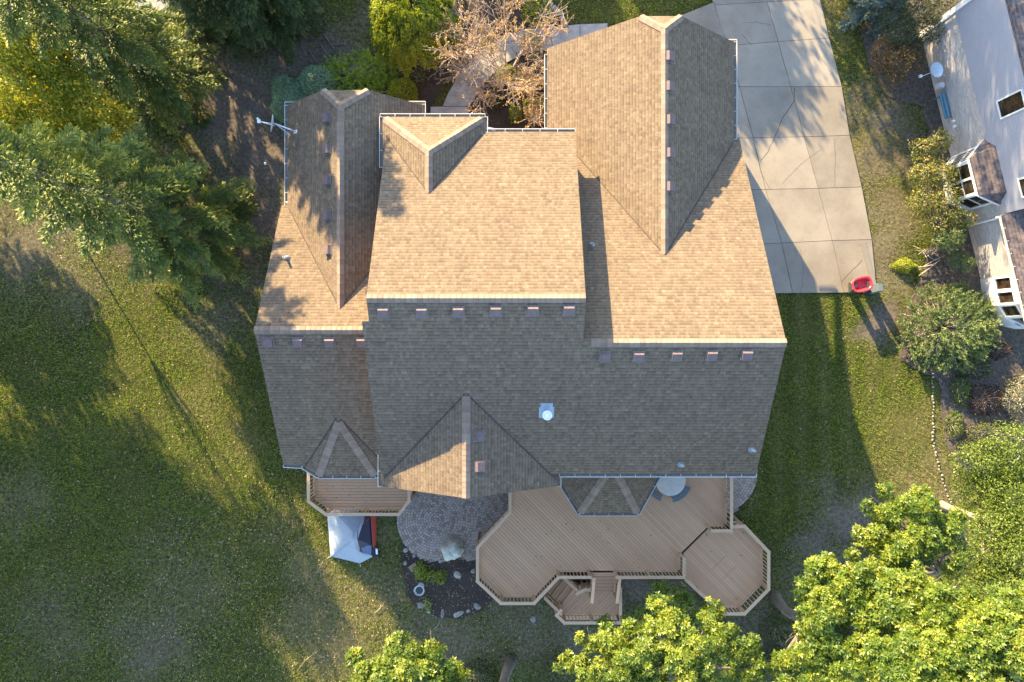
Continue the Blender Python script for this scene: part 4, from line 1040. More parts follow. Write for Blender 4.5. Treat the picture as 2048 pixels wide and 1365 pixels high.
for sx, nm in ((-.40, "leg"), (.36, "leg")):
    mb = MB(); mb.hexa([bs+Vector((sx-.1, -.28, .0)), bs+Vector((sx+.1, -.28, 0)), bs+Vector((sx+.1, .28, 0)), bs+Vector((sx-.1, .28, 0))], [Vector((tc.x+sx*.8-.05, tc.y-.16, TZ-.05)), Vector((tc.x+sx*.8+.05, tc.y-.16, TZ-.05)), Vector((tc.x+sx*.8+.05, tc.y+.16, TZ-.05)), Vector((tc.x+sx*.8-.05, tc.y+.16, TZ-.05))]); mb.build(nm, M['darkred'], toy)
mb = MB(); mb.hexa([bs+Vector((.5, -.3, 0)), bs+Vector((.8, -.3, 0)), bs+Vector((.8, .25, 0)), bs+Vector((.5, .25, 0))], [bs+Vector((.52, -.2, 1.0)), bs+Vector((.72, -.2, 1.0)), bs+Vector((.72, .15, 1.0)), bs+Vector((.52, .15, 1.0))]); mb.build("side_step", M['slate'], toy)
mb = MB(); M['orange'] = plain("orange_knob", (.6, .22, .05), .4)
for a, b in ((1704, 566), (1707, 577)): mb.lathe([(.001, .06), (.05, .04), (.06, 0), (.001, 0)], P(a, b, TZ-.05), 10)
mb.build("knob", M['orange'], toy)
# long flat grey strip along the driveway edge
M['greystrip'] = wood("grey_strip_surface", (.20, .18, .155), .2, speck=False)
pa, pb = P(1726, 486, .09), P(1750, 580, .09); mb = MB(); mb.bar(pa, pb, .26, .04); o = mb.build("grey_strip", M['greystrip']); tag(o, "long weathered grey board lying along the driveway's right edge", "board")

# satellite dish on the left eave
M['dish'] = plain("dish_grey", (.58, .58, .6), .4, .06)
sd = empty("satellite_dish", (-10.1, 9.3, 4.7), "satellite dish seen edge-on, bracketed to the left eave of the house", "satellite dish")
base = Vector((-9.45, 9.15, zp(LGL, -9.45, 0)+.03)); hub = Vector((-10.38, 9.45, 5.35))
mb = MB(); mb.tube([base, base+Vector((-.12, 0, .3)), hub+Vector((.06, 0, -.02))], .03, 8); mb.tube([Vector((-9.8, 9.1, zp(LGL, -9.8, 0)+.03)), hub+Vector((.1, 0, -.1))], .018, 6); mb.box(base, (.18, .14, .03)); mb.build("mast", M['dish'], sd)
mb = MB(); ax_ = Vector((-1, .12, .36)).normalized(); ua = ax_.cross(Vector((0, 0, 1))).normalized(); va = ax_.cross(ua).normalized()
prev = None
for i in range(7):
    rr = .36*i/6; dpt = .06*(i/6)**2
    ring_ = [hub+ax_*dpt+ua*(rr*1.05*math.cos(2*math.pi*k/24))+va*(rr*math.sin(2*math.pi*k/24)) for k in range(24)]
    if prev:
        for k in range(24):
            q = [prev[k], prev[(k+1) % 24], ring_[(k+1) % 24], ring_[k]]
            mb.face(q, rn=.5); mb.face([v-ax_*.02 for v in q][::-1], rn=.5)
    prev = ring_
for k in range(24): mb.face([prev[k], prev[(k+1) % 24], prev[(k+1) % 24]-ax_*.02, prev[k]-ax_*.02], rn=.5)
mb.build("reflector", M['dish'], sd)
tip = hub+ax_*.62+Vector((0, 0, -.12)); mb = MB(); mb.tube([hub-va*.0+Vector((0, 0, -.35))+ax_*.06, tip], .016, 7); mb.tube([hub+Vector((0, 0, -.05)), tip], .012, 6); mb.box(tip, (.12, .14, .10)); mb.box(tip+Vector((-.03, .09, .03)), (.07, .07, .12)); mb.build("feed_arm", M['white'], sd)

# ------------------------------------------------------------------ neighbouring house
nb = empty("neighbour_house", (23, 9, 0), "neighbour's lilac-sided house with a whitewashed brick ground floor and dark bay roof", "house")
W0 = Vector((20.95, 15.7, 0)); wd = Vector((.237, -.9715, 0)).normalized(); wo = Vector((-wd.y*-1, 0, 0)); wn_ = Vector((wd.y, -wd.x, 0)); 
if wn_.x > 0: wn_ = -wn_
def WP(t, z, o=0.0):
    v = W0+wd*t+wn_*o; return Vector((v.x, v.y, z))
def wq(mb, t0, t1, z0, z1, o=0, mi=0):
    mb.hexa([WP(t0, z0, o-.12), WP(t1, z0, o-.12), WP(t1, z0, o), WP(t0, z0, o)], [WP(t0, z1, o-.12), WP(t1, z1, o-.12), WP(t1, z1, o), WP(t0, z1, o)], mi)
ZB = 2.72
mb = MB(); wq(mb, 0, 12.9, 0, ZB); bk = W0-wn_*9
mb.face([WP(0, 0, 0), WP(0, 0, -9), WP(0, ZB, 0) if False else WP(0, ZB, -9), WP(0, ZB, 0)])
mb.build("wall", M['nbrick'], nb)
mb = MB(); wq(mb, -.02, 9.95, ZB+.002, 6.4, .035); mb.face([WP(-.02, ZB, .03), WP(-.02, ZB, -9), WP(-.02, 6.4, -9), WP(-.02, 6.4, .03)]); mb.face([WP(9.95, ZB, .03), WP(9.95, 6.4, .03), WP(9.95, 6.4, -9), WP(9.95, ZB, -9)]); mb.build("wall", M['siding'], nb)["label"] = "lilac lap siding of the upper floor"
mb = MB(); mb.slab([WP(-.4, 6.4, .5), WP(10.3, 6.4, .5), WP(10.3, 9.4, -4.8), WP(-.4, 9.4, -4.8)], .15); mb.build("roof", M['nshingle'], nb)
mb = MB(); wq(mb, -.10, .06, 0, 6.38, .06); mb.build("corner_board", M['white'], nb); mb = MB(); mb.bar(WP(.14, 0, .12), WP(.14, 6.2, .12), .07, .09); mb.build("downspout", M['white'], nb)
def nwindow(t0, t1, z0, z1, o=.04, panes=1):
    mb = MB(); f = .07
    for a, b, c, d in ((t0-f, t0, z0-f, z1+f), (t1, t1+f, z0-f, z1+f), (t0, t1, z0-f, z0), (t0, t1, z1, z1+f)):
        wq(mb, a, b, c, d, o+.04)
    for k in range(1, panes): tt = t0+(t1-t0)*k/panes; wq(mb, tt-.025, tt+.025, z0, z1, o+.035)
    fr = mb.build("window", M['white'], nb)
    mb = MB(); mb.face([WP(t0, z0, o+.012), WP(t1, z0, o+.012), WP(t1, z1, o+.012), WP(t0, z1, o+.012)]); mb.build("pane", M['glass'], fr)
nwindow(4.97, 5.70, 3.98, 5.4); nwindow(8.65, 9.4, 4.1, 5.4)
# bay with three windows under a dark hipped roof
tA, tB = 6.45, 9.35; pr = .78
bp = [(tA, 0), (tA+.62, pr), (tB-.62, pr), (tB, 0)]
for i in range(3):
    (ta, oa), (tb_, ob) = bp[i], bp[i+1]
    A_ = WP(ta, 0, oa+.0); B_ = WP(tb_, 0, ob+.0); e = (B_-A_).normalized(); nrm_ = Vector((e.y, -e.x, 0))
    if nrm_.dot(wn_) < 0: nrm_ = -nrm_
    Lw = (B_-A_).length; mb = MB()
    def Q(s, z, o=0): v = A_+e*s+nrm_*o; return Vector((v.x, v.y, z))
    def bx_(s0, s1, z0, z1, o0, o1): mb.hexa([Q(s0, z0, o0), Q(s1, z0, o0), Q(s1, z0, o1), Q(s0, z0, o1)], [Q(s0, z1, o0), Q(s1, z1, o0), Q(s1, z1, o1), Q(s0, z1, o1)])
    bx_(0, Lw, .1, .62, -.1, 0); bx_(0, Lw, 2.3, 2.55, -.1, 0)
    kk = 2 if i == 1 else 1; ws = (Lw-.12*(kk+1))/kk
    for k in range(kk+1): bx_(k*(ws+.12), k*(ws+.12)+.12, .62, 2.3, -.1, -.002)
    fr = mb.build("window", M['white'], nb)
    mb = MB()
    for k in range(kk): s = .12+k*(ws+.12); mb.face([Q(s, .62, -.04), Q(s+ws, .62, -.04), Q(s+ws, 2.3, -.04), Q(s, 2.3, -.04)])
    mb.build("pane", M['glass'], fr)
    mb = MB()
    for k in range(kk): s = .12+k*(ws+.12); bx_(s, s+ws, 1.42, 1.46, -.04, -.01); 
    if i == 0:
        for j in range(1, 5): bx_(.12+ws*j/5-.008, .12+ws*j/5+.008, .62, 2.3, -.04, -.015)
    mb.build("sash_bar", M['white'], fr)
o_ = .14; r0_, r1_, r2_, r3_ = WP(tA-.16, 2.56, .0), WP(tA+.55, 2.56, pr+o_), WP(tB-.55, 2.56, pr+o_), WP(tB+.16, 2.56, 0)
k0, k1 = WP(tA+.35, 3.2, .04), WP(tB-.35, 3.2, .04)
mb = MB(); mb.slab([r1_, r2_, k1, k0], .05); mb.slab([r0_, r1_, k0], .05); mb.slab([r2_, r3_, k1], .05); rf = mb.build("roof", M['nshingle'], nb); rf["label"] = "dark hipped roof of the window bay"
mb = MB(); mb.bar(r1_-Vector((0, 0, .06)), r2_-Vector((0, 0, .06)), .06, .12); mb.bar(r0_-Vector((0, 0, .06)), r1_-Vector((0, 0, .06)), .06, .119); mb.bar(r2_-Vector((0, 0, .06)), r3_-Vector((0, 0, .06)), .06, .118); mb.build("fascia", M['white'], nb)
# single-storey part with a gutter, then the rounded pale corner with its windows
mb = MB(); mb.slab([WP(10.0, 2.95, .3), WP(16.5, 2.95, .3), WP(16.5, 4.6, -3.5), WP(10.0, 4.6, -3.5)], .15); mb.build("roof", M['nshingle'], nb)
mb = MB(); mb.bar(WP(10.0, 2.9, .42), WP(16.5, 2.9, .42), .02, .12); mb.bar(WP(10.0, 2.85, .36), WP(16.5, 2.85, .36), .10, .012)
for k in range(11): mb.bar(WP(10.0+k*.62, 2.96, .3), WP(10.0+k*.62, 2.96, .43), .025, .012)
mb.build("gutter", M['gutter'], nb)
mb = MB(); d0 = WP(10.05, 2.85, .38); mb.tube([d0, d0+Vector((-.0, -.0, -.2)), WP(10.1, 2.3, .1), WP(10.1, .1, .1)], .045, 8); mb.build("downspout", M['white'], nb)
M['render'] = plain("pale_render", (.58, .56, .55), .8, .05, 3)
cpts = [WP(12.9, 0, .04), WP(13.6, 0, .10), WP(14.3, 0, .12), WP(15.0, 0, -.08), WP(15.5, 0, -.5), WP(15.8, 0, -1.1), WP(15.9, 0, -2.2), WP(15.9, 0, -5)]
mb = MB()
for a, b in zip(cpts[:-1], cpts[1:]):
    mb.face([a, b, b+Vector((0, 0, .95)), a+Vector((0, 0, .95))], rn=.5)
    mb.face([a+Vector((0, 0, 2.2)), b+Vector((0, 0, 2.2)), b+Vector((0, 0, 2.9)), a+Vector((0, 0, 2.9))], rn=.5)
    ia, ib = a-wn_*.12, b-wn_*.12
    mb.face([a+Vector((0, 0, .95)), b+Vector((0, 0, .95)), ib+Vector((0, 0, .951)), ia+Vector((0, 0, .951))], rn=.5)
mb.build("wall", M['render'], nb)["label"] = "rounded pale rendered corner"
for a, b in ((cpts[0], cpts[1]), (cpts[1], cpts[2]), (cpts[2], cpts[3]), (cpts[3], cpts[5]), (cpts[5], cpts[6])):
    e = (b-a).normalized(); nrm_ = Vector((e.y, -e.x, 0)); nrm_ = nrm_ if nrm_.x < 0 or nrm_.y < 0 and abs(nrm_.y) > .7 else -nrm_
    Lw = (b-a).length; mb = MB()
    for s0, s1, z0, z1 in ((0, .09, .95, 2.2), (Lw-.09, Lw, .95, 2.2), (.09, Lw-.09, .95, 1.05), (.09, Lw-.09, 2.1, 2.2)):
        A_ = a+e*s0; B_ = a+e*s1; mb.hexa([A_-nrm_*.1+Vector((0, 0, z0)), B_-nrm_*.1+Vector((0, 0, z0)), B_-nrm_*.0+Vector((0, 0, z0)), A_-nrm_*.0+Vector((0, 0, z0))], [A_-nrm_*.1+Vector((0, 0, z1)), B_-nrm_*.1+Vector((0, 0, z1)), B_-nrm_*.0+Vector((0, 0, z1)), A_-nrm_*.0+Vector((0, 0, z1))])
    fr = mb.build("window", M['white'], nb); mb = MB(); q0 = a-nrm_*.06; q1 = b-nrm_*.06
    mb.face([q0+Vector((0, 0, .97)), q1+Vector((0, 0, .97)), q1+Vector((0, 0, 2.18)), q0+Vector((0, 0, 2.18))]); mb.build("pane", M['glass'], fr)
# dish and meters on the neighbour's wall
nd = empty("satellite_dish", WP(2.5, .9, .1), "round pale blue dish on a bracket at the neighbour's brick wall", "satellite dish")
M['paleblue'] = plain("pale_blue_paint", (.40, .50, .58), .4, .12, 8)
cd = P(1872, 142, 1.45); dn = Vector((-.15, .15, 1)).normalized(); ua = dn.cross(Vector((1, 0, 0))).normalized(); va = dn.cross(ua)
mb = MB(); prev = None
for i in range(6):
    rr = .40*i/5; dp = .09*(i/5)**2
    rg = [cd+dn*dp+va*(rr*.72*math.cos(2*math.pi*k/24))+ua*(rr*math.sin(2*math.pi*k/24)) for k in range(24)]
    if prev:
        for k in range(24): q = [prev[k], prev[(k+1) % 24], rg[(k+1) % 24], rg[k]]; mb.face(q, rn=.5); mb.face([v-dn*.02 for v in q][::-1], rn=.5)
    prev = rg
mb.build("reflector", M['paleblue'], nd)
mb = MB(); mb.tube([cd-dn*.02, WP(2.6, 1.1, .05)], .022, 7); mb.tube([cd, cd+Vector((-.55, -.2, -.1)), cd+Vector((-.75, -.28, .0))], .014, 6); mb.box(cd+Vector((-.78, -.28, .02)), (.12, .12, .12)); mb.build("bracket", M['pipe'], nd)
mt = empty("utility_meter", WP(4.1, .3, .15), "blue-green twin pipes and meter at the foot of the neighbour's brick wall", "meter")
mb = MB(); mb.tube([WP(3.3, .8, .14), WP(4.6, .8, .14)], .09, 10); mb.tube([WP(3.4, .8, .30), WP(4.6, .78, .30)], .06, 10); mb.tube([WP(3.4, .8, .14), WP(3.4, 0, .14)], .035, 8); mb.build("pipe", plain("teal_paint", (.08, .19, .25), .5, .15), mt)
mb = MB(); mb.box(WP(2.95, .75, .2), (.26, .26, .34)); mb.lathe([(.12, .17), (.12, .24), (.001, .25)], WP(2.95, .75, .2), 16); mb.build("dial", M['pipe'], mt)
lt = empty("flood_lamp", WP(5.0, 1.1, .15), "white twin flood lamp on the neighbour's brick wall", "lamp")
for s in (-.14, .12):
    mb = MB(); c = WP(5.05+s, 1.2, .2); mb.tube([c, c+wn_*.12+Vector((0, 0, .12)), c+wn_*.2+Vector((0, 0, .1))], [.03, .06, .085], 12); mb.build("lamp_head", M['white'], lt)

# ------------------------------------------------------------------ vegetation
def norm(a): return a/np.maximum(np.linalg.norm(a, axis=-1, keepdims=True), 1e-9)
def rand_dir(n):
    v = rng.normal(size=(n, 3)); return norm(v)
def leaves(c, d, n, l, w, fold=0.12):
    """diamond leaves: base point c, direction d, face normal n, length l, width w"""
    N_ = len(c); s = norm(np.cross(d, n)); n = norm(np.cross(s, d))
    l = np.broadcast_to(np.asarray(l, float), (N_,))[:, None]; w = np.broadcast_to(np.asarray(w, float), (N_,))[:, None]
    V = np.empty((N_, 4, 3))
    V[:, 0] = c; V[:, 1] = c+d*l*.5+s*w*.5+n*l*fold; V[:, 2] = c+d*l-n*l*fold*.4; V[:, 3] = c+d*l*.5-s*w*.5+n*l*fold
    return V
def leaf_obj(name, Vs, mat, parent, rnd=None, loc=(0, 0, 0)):
    V = np.concatenate(Vs) if isinstance(Vs, list) else Vs
    n = len(V)
    if rnd is None: rnd = rng.random(n)
    elif isinstance(rnd, list): rnd = np.concatenate(rnd)
    return np_mesh(name, V.reshape(-1, 3), np.arange(n*4).reshape(n, 4), mat, parent, np.repeat(rnd, 4), loc=loc)
def limb_obj(name, limbs, mat, parent, n=7):
    """limbs: list of (points, radii)"""
    mb = MB()
    for pts, rad in limbs: mb.tube(pts, rad, n)
    return mb.build(name, mat, parent, smooth=True)
def curve(a, b, bend=0.1, n=5, sag=0.0):
    a = Vector(a); b = Vector(b); L_ = (b-a).length
    off = Vector((random.uniform(-1, 1), random.uniform(-1, 1), random.uniform(-.3, .6)))*L_*bend
    return [a.lerp(b, i/n)+off*math.sin(math.pi*i/n)-Vector((0, 0, sag*4*(i/n)*(1-i/n))) for i in range(n+1)]

def brush(Vs, rn, pts, r, needle, dens, tone):
    """needles round a twig: a bottle-brush spray"""
    pts = np.array([p[:] for p in pts]); seg = np.linalg.norm(np.diff(pts, axis=0), axis=1); tot = seg.sum()
    m = int(tot*dens)
    if m < 3: return
    t_ = rng.random(m)*(len(pts)-1); k = np.minimum(t_.astype(int), len(pts)-2); f = (t_-k)[:, None]
    c = pts[k]*(1-f)+pts[k+1]*f; d = norm(pts[k+1]-pts[k])
    rad = rand_dir(m); rad[:, 2] *= .75; rad = norm(rad-d*np.sum(rad*d, 1, keepdims=True))
    fr = t_/(len(pts)-1); rr = r*(1.05-.55*fr)
    c = c+rad*(rr*rng.random(m)*.75)[:, None]
    nd = norm(d*rng.uniform(.5, 1.1, m)[:, None]+rad*.75+rand_dir(m)*.2); nn = norm(rad+np.array([0, 0, .7])+rand_dir(m)*.3)
    Vs.append(leaves(c, nd, nn, needle*rng.uniform(.7, 1.25, m), .050, .05)); rn.append(np.clip(tone*.30+fr*.62+rng.random(m)*.28-.12, 0, 1))
def spruce(name, base, h, rad, mat, label, cat="tree", group=None, lean=(0, 0), z0=0.8, spacing=.98, needle=.18, dens=74, droop=.30, prof=.78, br=.16):
    base = Vector(base); root = empty(name, base, label, cat, group)
    top = base+Vector((lean[0], lean[1], h)); tr = [base.lerp(top, i/6) for i in range(7)]
    limbs = [(tr, [max(.025, .020*h*(1-i/6.2)) for i in range(7)])]
    Vs = []; rn = []; z = z0; a0 = 0
    while z < h-.2:
        f = z/h; Lb = rad*(1-f)**prof+.15; nb = 7 if f > .45 else 6; a0 += 1.3
        for k in range(nb):
            o = base.lerp(top, min(1, f+random.uniform(-.2, .2)*spacing/h))
            a = a0+2*math.pi*(k+random.uniform(-.25, .25))/nb; Lk = Lb*random.uniform(.68, 1.15)
            hd = Vector((math.cos(a), math.sin(a), 0)); sd_ = Vector((-hd.y, hd.x, 0)); tone = random.random()
            up0 = .10+.5*f; bend = random.uniform(-.15, .15)
            def pt(s): return o+hd*(Lk*s)+sd_*(Lk*bend*s*s)+Vector((0, 0, Lk*(up0*s-(droop+.22*(1-f)+.3)*s*s+.24*s**3)))
            pts = [pt(i/6) for i in range(7)]
            limbs.append((pts[:6], [max(.006, .014*Lk*(1-i/7)) for i in range(6)])) if Lk > .6 else None
            brush(Vs, rn, pts[1:] if Lk > 1 else pts, br*1.1, needle, dens*1.15, tone)
            ns = int(Lk/.30)
            for i in range(ns):
                s = .22+.68*(i+random.random()*.5)/max(1, ns); p0 = pt(s); bd = (pt(min(1, s+.05))-p0).normalized()
                for sg in (-1, 1):
                    if random.random() < .22: continue
                    ll = min(1.15, (.22+.34*Lk*(1-s)))*random.uniform(.7, 1.15)
                    dv = (bd*random.uniform(.75, 1.0)+sd_*sg*random.uniform(.55, .85)+Vector((0, 0, random.uniform(-.12, .12)))).normalized()
                    q = [p0+dv*ll*u+bd*ll*.18*u*u-Vector((0, 0, .16*ll*u*u)) for u in (0, .5, 1)]
                    brush(Vs, rn, q, br*.85, needle, dens, np.clip(tone+random.uniform(-.25, .25), 0, 1))
        z += spacing*random.uniform(.85, 1.15)*(1.0 if f < .6 else .75)
    m = 40; c = np.array(top)+np.outer(-rng.random(m)*.6, [0, 0, 1]); Vs.append(leaves(c, norm(rand_dir(m)+np.array([0, 0, .6])), rand_dir(m), .14, .035)); rn.append(rng.random(m))
    leaf_obj("foliage", Vs, mat, root, rn, base); limb_obj("trunk", limbs, M['bark'], root, 6)
    return root

def blob_points(c, r, n, up=.35, inner=.55, sq=.8):
    d = rand_dir(int(n*1.6)); d = d[(d[:, 2] > -up)][:n]; m = len(d)
    ph = rng.uniform(0, 6, 4)
    k = 1+.16*np.sin(4*d[:, 0]+ph[0])+.14*np.sin(5*d[:, 1]+ph[1])+.10*np.sin(7*d[:, 2]+ph[2])+.08*np.sin(9*d[:, 0]*d[:, 1]*3+ph[3])
    rr = r*k*(inner+(1-inner)*rng.random(m)**.45)
    p = np.array(c)+d*rr[:, None]*np.array([1, 1, sq]); return p, d
def rosettes(p, d, nl, size, aspect=.42, spread=.9, upb=.5, wilt=.0):
    """whorls of leaves on shoot tips"""
    m = len(p); ax = norm(d+np.array([0, 0, upb])+rand_dir(m)*.45)
    Vs = []; rn = []; tone = rng.random(m)
    t1 = norm(np.cross(ax, rand_dir(m))); t2 = np.cross(ax, t1); a0 = rng.uniform(0, 6.3, m); sz = size*rng.uniform(.7, 1.25, m)
    for k in range(nl):
        a = a0+2*math.pi*k/nl+rng.uniform(-.3, .3, m); rad = t1*np.cos(a)[:, None]+t2*np.sin(a)[:, None]
        dd = norm(rad*spread+ax*rng.uniform(.05, .65, m)[:, None]); nn = norm(ax+rand_dir(m)*.35)
        l = sz*rng.uniform(.7, 1.15, m); Vs.append(leaves(p+rad*.02, dd, nn, l, l*aspect, .08)); rn.append(np.clip(tone*.55+rng.random(m)*.45, 0, 1))
    return Vs, rn
def broadleaf(name, base, clumps, mat, label, cat="tree", group=None, leaf=.2, nl=7, dens=24, trunk=.2, fork=.45, bark='bark', kind='rosette', fkp=None, aspect=.40, up=.35, sq=.8, mats2=None, twigs=True):
    """crown of separate leaf clumps carried by forking limbs"""
    base = Vector(base); root = empty(name, base, label, cat, group)
    cs = [Vector(c[:3]) for c in clumps]; cen = sum(cs, Vector())/len(cs)
    fk = base.lerp(Vector((base.x*.45+cen.x*.55, base.y*.45+cen.y*.55, cen.z)), fork)
    if fkp: fk = base+Vector(fkp)
    limbs = [(curve(base-Vector((0, 0, .1)), fk, .05), [trunk*(1.35 if i == 0 else 1-.07*i) for i in range(6)])] if trunk else []
    Vs = []; rn = []
    for c in clumps:
        x, y, z, r = c[:4]; cv = Vector((x, y, z))
        if trunk:
            pts = curve(fk, cv, .10, 5); limbs.append((pts, [max(.012, trunk*.55*(1-.16*i)) for i in range(6)]))
            if twigs:
                for q in range(max(3, int(5*r))):
                    dv = Vector(rand_dir(1)[0]); dv.z = abs(dv.z)*.6; limbs.append((curve(pts[random.randint(3, 5)], cv+dv*r*.8, .1, 3), [.022, .016, .011, .006]))
        n = int(dens*4*math.pi*r*r*.65)
        if kind == 'rosette':
            nsub = int(5*r*r)+4
            for d3 in rand_dir(nsub):
                d3[2] = abs(d3[2])*.9-.1; rs = r*random.uniform(.26, .44); cc = np.array([x, y, z])+d3*r*np.array([1, 1, sq])*random.uniform(.55, .85)
                p, d = blob_points(cc, rs, max(6, int(dens*4*math.pi*rs*rs*.75)), .3, .35, .7); v, q = rosettes(p, d+d3*.4, nl, leaf, aspect)
                tn = random.uniform(-.18, .18); Vs += v; rn += [np.clip(qq+tn, 0, 1) for qq in q]
        else:
            p, d = blob_points((x, y, z), r, n, up, .45, sq); m = len(p)
            dd = norm(rand_dir(m)+d*.6+np.array([0, 0, -.1])); nn = norm(d+np.array([0, 0, .6])+rand_dir(m)*.8)
            Vs.append(leaves(p, dd, nn, leaf*rng.uniform(.65, 1.3, m), leaf*aspect, .1)); rn.append(rng.random(m))
    leaf_obj("crown", Vs, mat, root, rn, base)
    if limbs: limb_obj("trunk", limbs, M[bark], root, 7)
    return root
def dome(name, c, rx, ry, rz, mat, label, leaf=.07, dens=420, cat="shrub", group=None, lump=.07, spike=.3, aspect=.5, stems=True):
    """clipped or natural low shrub covered in leaves"""
    c = Vector(c); root = empty(name, c, label, cat, group)
    n = int(dens*2*math.pi*max(rx*ry, .02)*1.1); d = rand_dir(n); d[:, 2] = np.abs(d[:, 2]) ; ph = rng.uniform(0, 6, 5)
    k = 1+lump*(np.sin(5*d[:, 0]+ph[0])+np.sin(6*d[:, 1]+ph[1])+np.sin(8*d[:, 0]*d[:, 1]+ph[2])+.7*np.sin(13*d[:, 2]+9*d[:, 0]+ph[3]))
    rr = k*(.72+.28*rng.random(n)**.5)
    p = np.array(c)+d*rr[:, None]*np.array([rx, ry, rz])
    dd = norm(d*spike+rand_dir(n)); nn = norm(d+rand_dir(n)*.6)
    leaf_obj("foliage", leaves(p, dd, nn, leaf*rng.uniform(.6, 1.4, n), leaf*aspect, .1), mat, root, None, c)
    if stems:
        limbs = []
        for i in range(9):
            a = 2*math.pi*i/9+.3; e = c+Vector((math.cos(a)*rx*.7, math.sin(a)*ry*.7, rz*random.uniform(.5, .9))); limbs.append((curve(c+Vector((math.cos(a)*.06, math.sin(a)*.06, -.03)), e, .08, 3), [.02, .016, .012, .006]))
        limb_obj("stems", limbs, M['twig'], root, 5)
    return root
def spiky(name, c, rx, ry, rz, mat, label, shoots=120, sl=.5, needle=.09, cat="shrub", dens=1.0, flat=.35):
    """juniper-like shrub made of many feathery shoots"""
    c = Vector(c); root = empty(name, c, label, cat); Vs = []; rn = []; limbs = []
    for i in range(shoots):
        a = random.uniform(0, 2*math.pi); q = math.sqrt(random.random()); o = np.array([c.x+rx*q*math.cos(a), c.y+ry*q*math.sin(a), c.z+rz*(1-q*q*.75)*random.uniform(.55, 1.0)])
        dv = np.array([math.cos(a)*rx, math.sin(a)*ry, 0])/max(rx, ry)*random.uniform(0, .6)+np.array([random.uniform(-.8, .8), random.uniform(-.8, .8), random.uniform(0, flat*2)]); dv /= np.linalg.norm(dv)
        L_ = sl*random.uniform(.6, 1.2); m = int(L_/.014*dens); t_ = rng.random(m); pp = o+np.outer(t_*L_, dv)
        sd_ = norm(np.cross(dv, np.array([0, 0, 1.0])))
        nd = norm(dv*.8+sd_*rng.choice([-1, 1], m)[:, None]*rng.uniform(.3, .9, m)[:, None]+rand_dir(m)*.45)
        pp = pp+sd_*(rng.uniform(-.5, .5, m)*(1-t_)*L_*.35)[:, None]
        Vs.append(leaves(pp, nd, norm(rand_dir(m)+np.array([0, 0, 1.])), needle*rng.uniform(.6, 1.3, m), .034, .05)); rn.append(np.clip(random.random()*.4+t_*.35+rng.random(m)*.3, 0, 1))
        if i % 4 == 0: limbs.append(([c+Vector((0, 0, .05)), Vector(o)*.5+c*.5+Vector((0, 0, .1)), Vector(o)], [.03, .02, .01]))
    leaf_obj("foliage", Vs, mat, root, rn, c); limb_obj("stems", limbs, M['twig'], root, 5); return root

# spruces on the left
spruce("spruce_tree", P(412, 468), 15.5, 4.6, LM['spruce'], "big green spruce spreading over the left lawn beside the house roof", group="spruces left of the house", lean=(-.3, .2), z0=1.0)
spruce("spruce_tree", P(335, 168), 18.0, 4.1, LM['spruce'], "tall dark spruce at the upper left, behind the leaning grey satellite dish", group="spruces left of the house", z0=.9)
spruce("spruce_tree", P(560, 12), 13.5, 3.4, LM['hemlock'], "dense dark green spruce at the top edge above the bare path", group="spruces left of the house", z0=.5, spacing=.5, droop=.42, dens=85)
spruce("spruce_tree", P(462, 18), 13.5, 2.9, LM['hemlock'], "smaller dark spruce at the top edge beside the grey street", group="spruces left of the house", z0=.5, spacing=.5, droop=.42, dens=85)
def B(px, py, z, r): v = P(px, py, z); return (v.x, v.y, z, r)
broadleaf("shade_tree", P(262, 312), [B(60, 90, 7.5, 1.3), B(20, 150, 7, 1.3), B(110, 120, 6.5, 1.2), B(160, 210, 5.5, 1.2), B(100, 220, 5.5, 1.3), B(40, 240, 5.5, 1.2), B(170, 270, 4.5, 1.1), B(110, 285, 4.5, 1.0), B(225, 245, 4.2, 1.0), B(210, 300, 3.8, .8), B(15, 55, 8, 1.2), B(130, 165, 6.5, 1.1), B(10, 210, 6, 1.1)], LM['yellow'], "yellowing leafy tree between the two big spruces at the left edge", leaf=.17, dens=120, kind='single', aspect=.5, trunk=.15)
dome("plum_shrub", P(385, 30), .9, .8, .9, LM['plum'], "dark plum-leaved shrub beside the street at the top left", leaf=.09, dens=500)

# front garden
dome("holly_bush", P(637, 172), 1.02, .95, 1.15, LM['holly'], "upper of two merged rounded blue-green bushes left of the front gable", leaf=.075, dens=900, group="rounded blue-green bushes", lump=.05)
dome("holly_bush", P(588, 205), 1.15, 1.22, 1.1, LM['holly'], "lower and wider rounded blue-green bush beside the roof gutter and dish", leaf=.075, dens=900, group="rounded blue-green bushes", lump=.06)
spiky("juniper_shrub", P(725, 152), 1.75, .95, .75, LM['juniper'], "bright green feathery juniper spreading between the round bushes and the weeping tree", 260, .55)
spiky("juniper_shrub", P(745, 190), 1.5, .8, .55, LM['juniper'], "bright green low juniper just above the left gable's roof", 170, .5)
dome("globe_cedar", P(806, 192), .78, .78, 1.15, LM['globe'], "dense yellow-green globe-shaped evergreen beside the left gable's eave", leaf=.075, dens=1500, lump=.02, spike=1.2, aspect=.35)
dome("boxwood_shrub", P(838, 158), .5, .5, .55, LM['under'], "small dark green shrub under the weeping tree's lower edge", leaf=.05, dens=900)
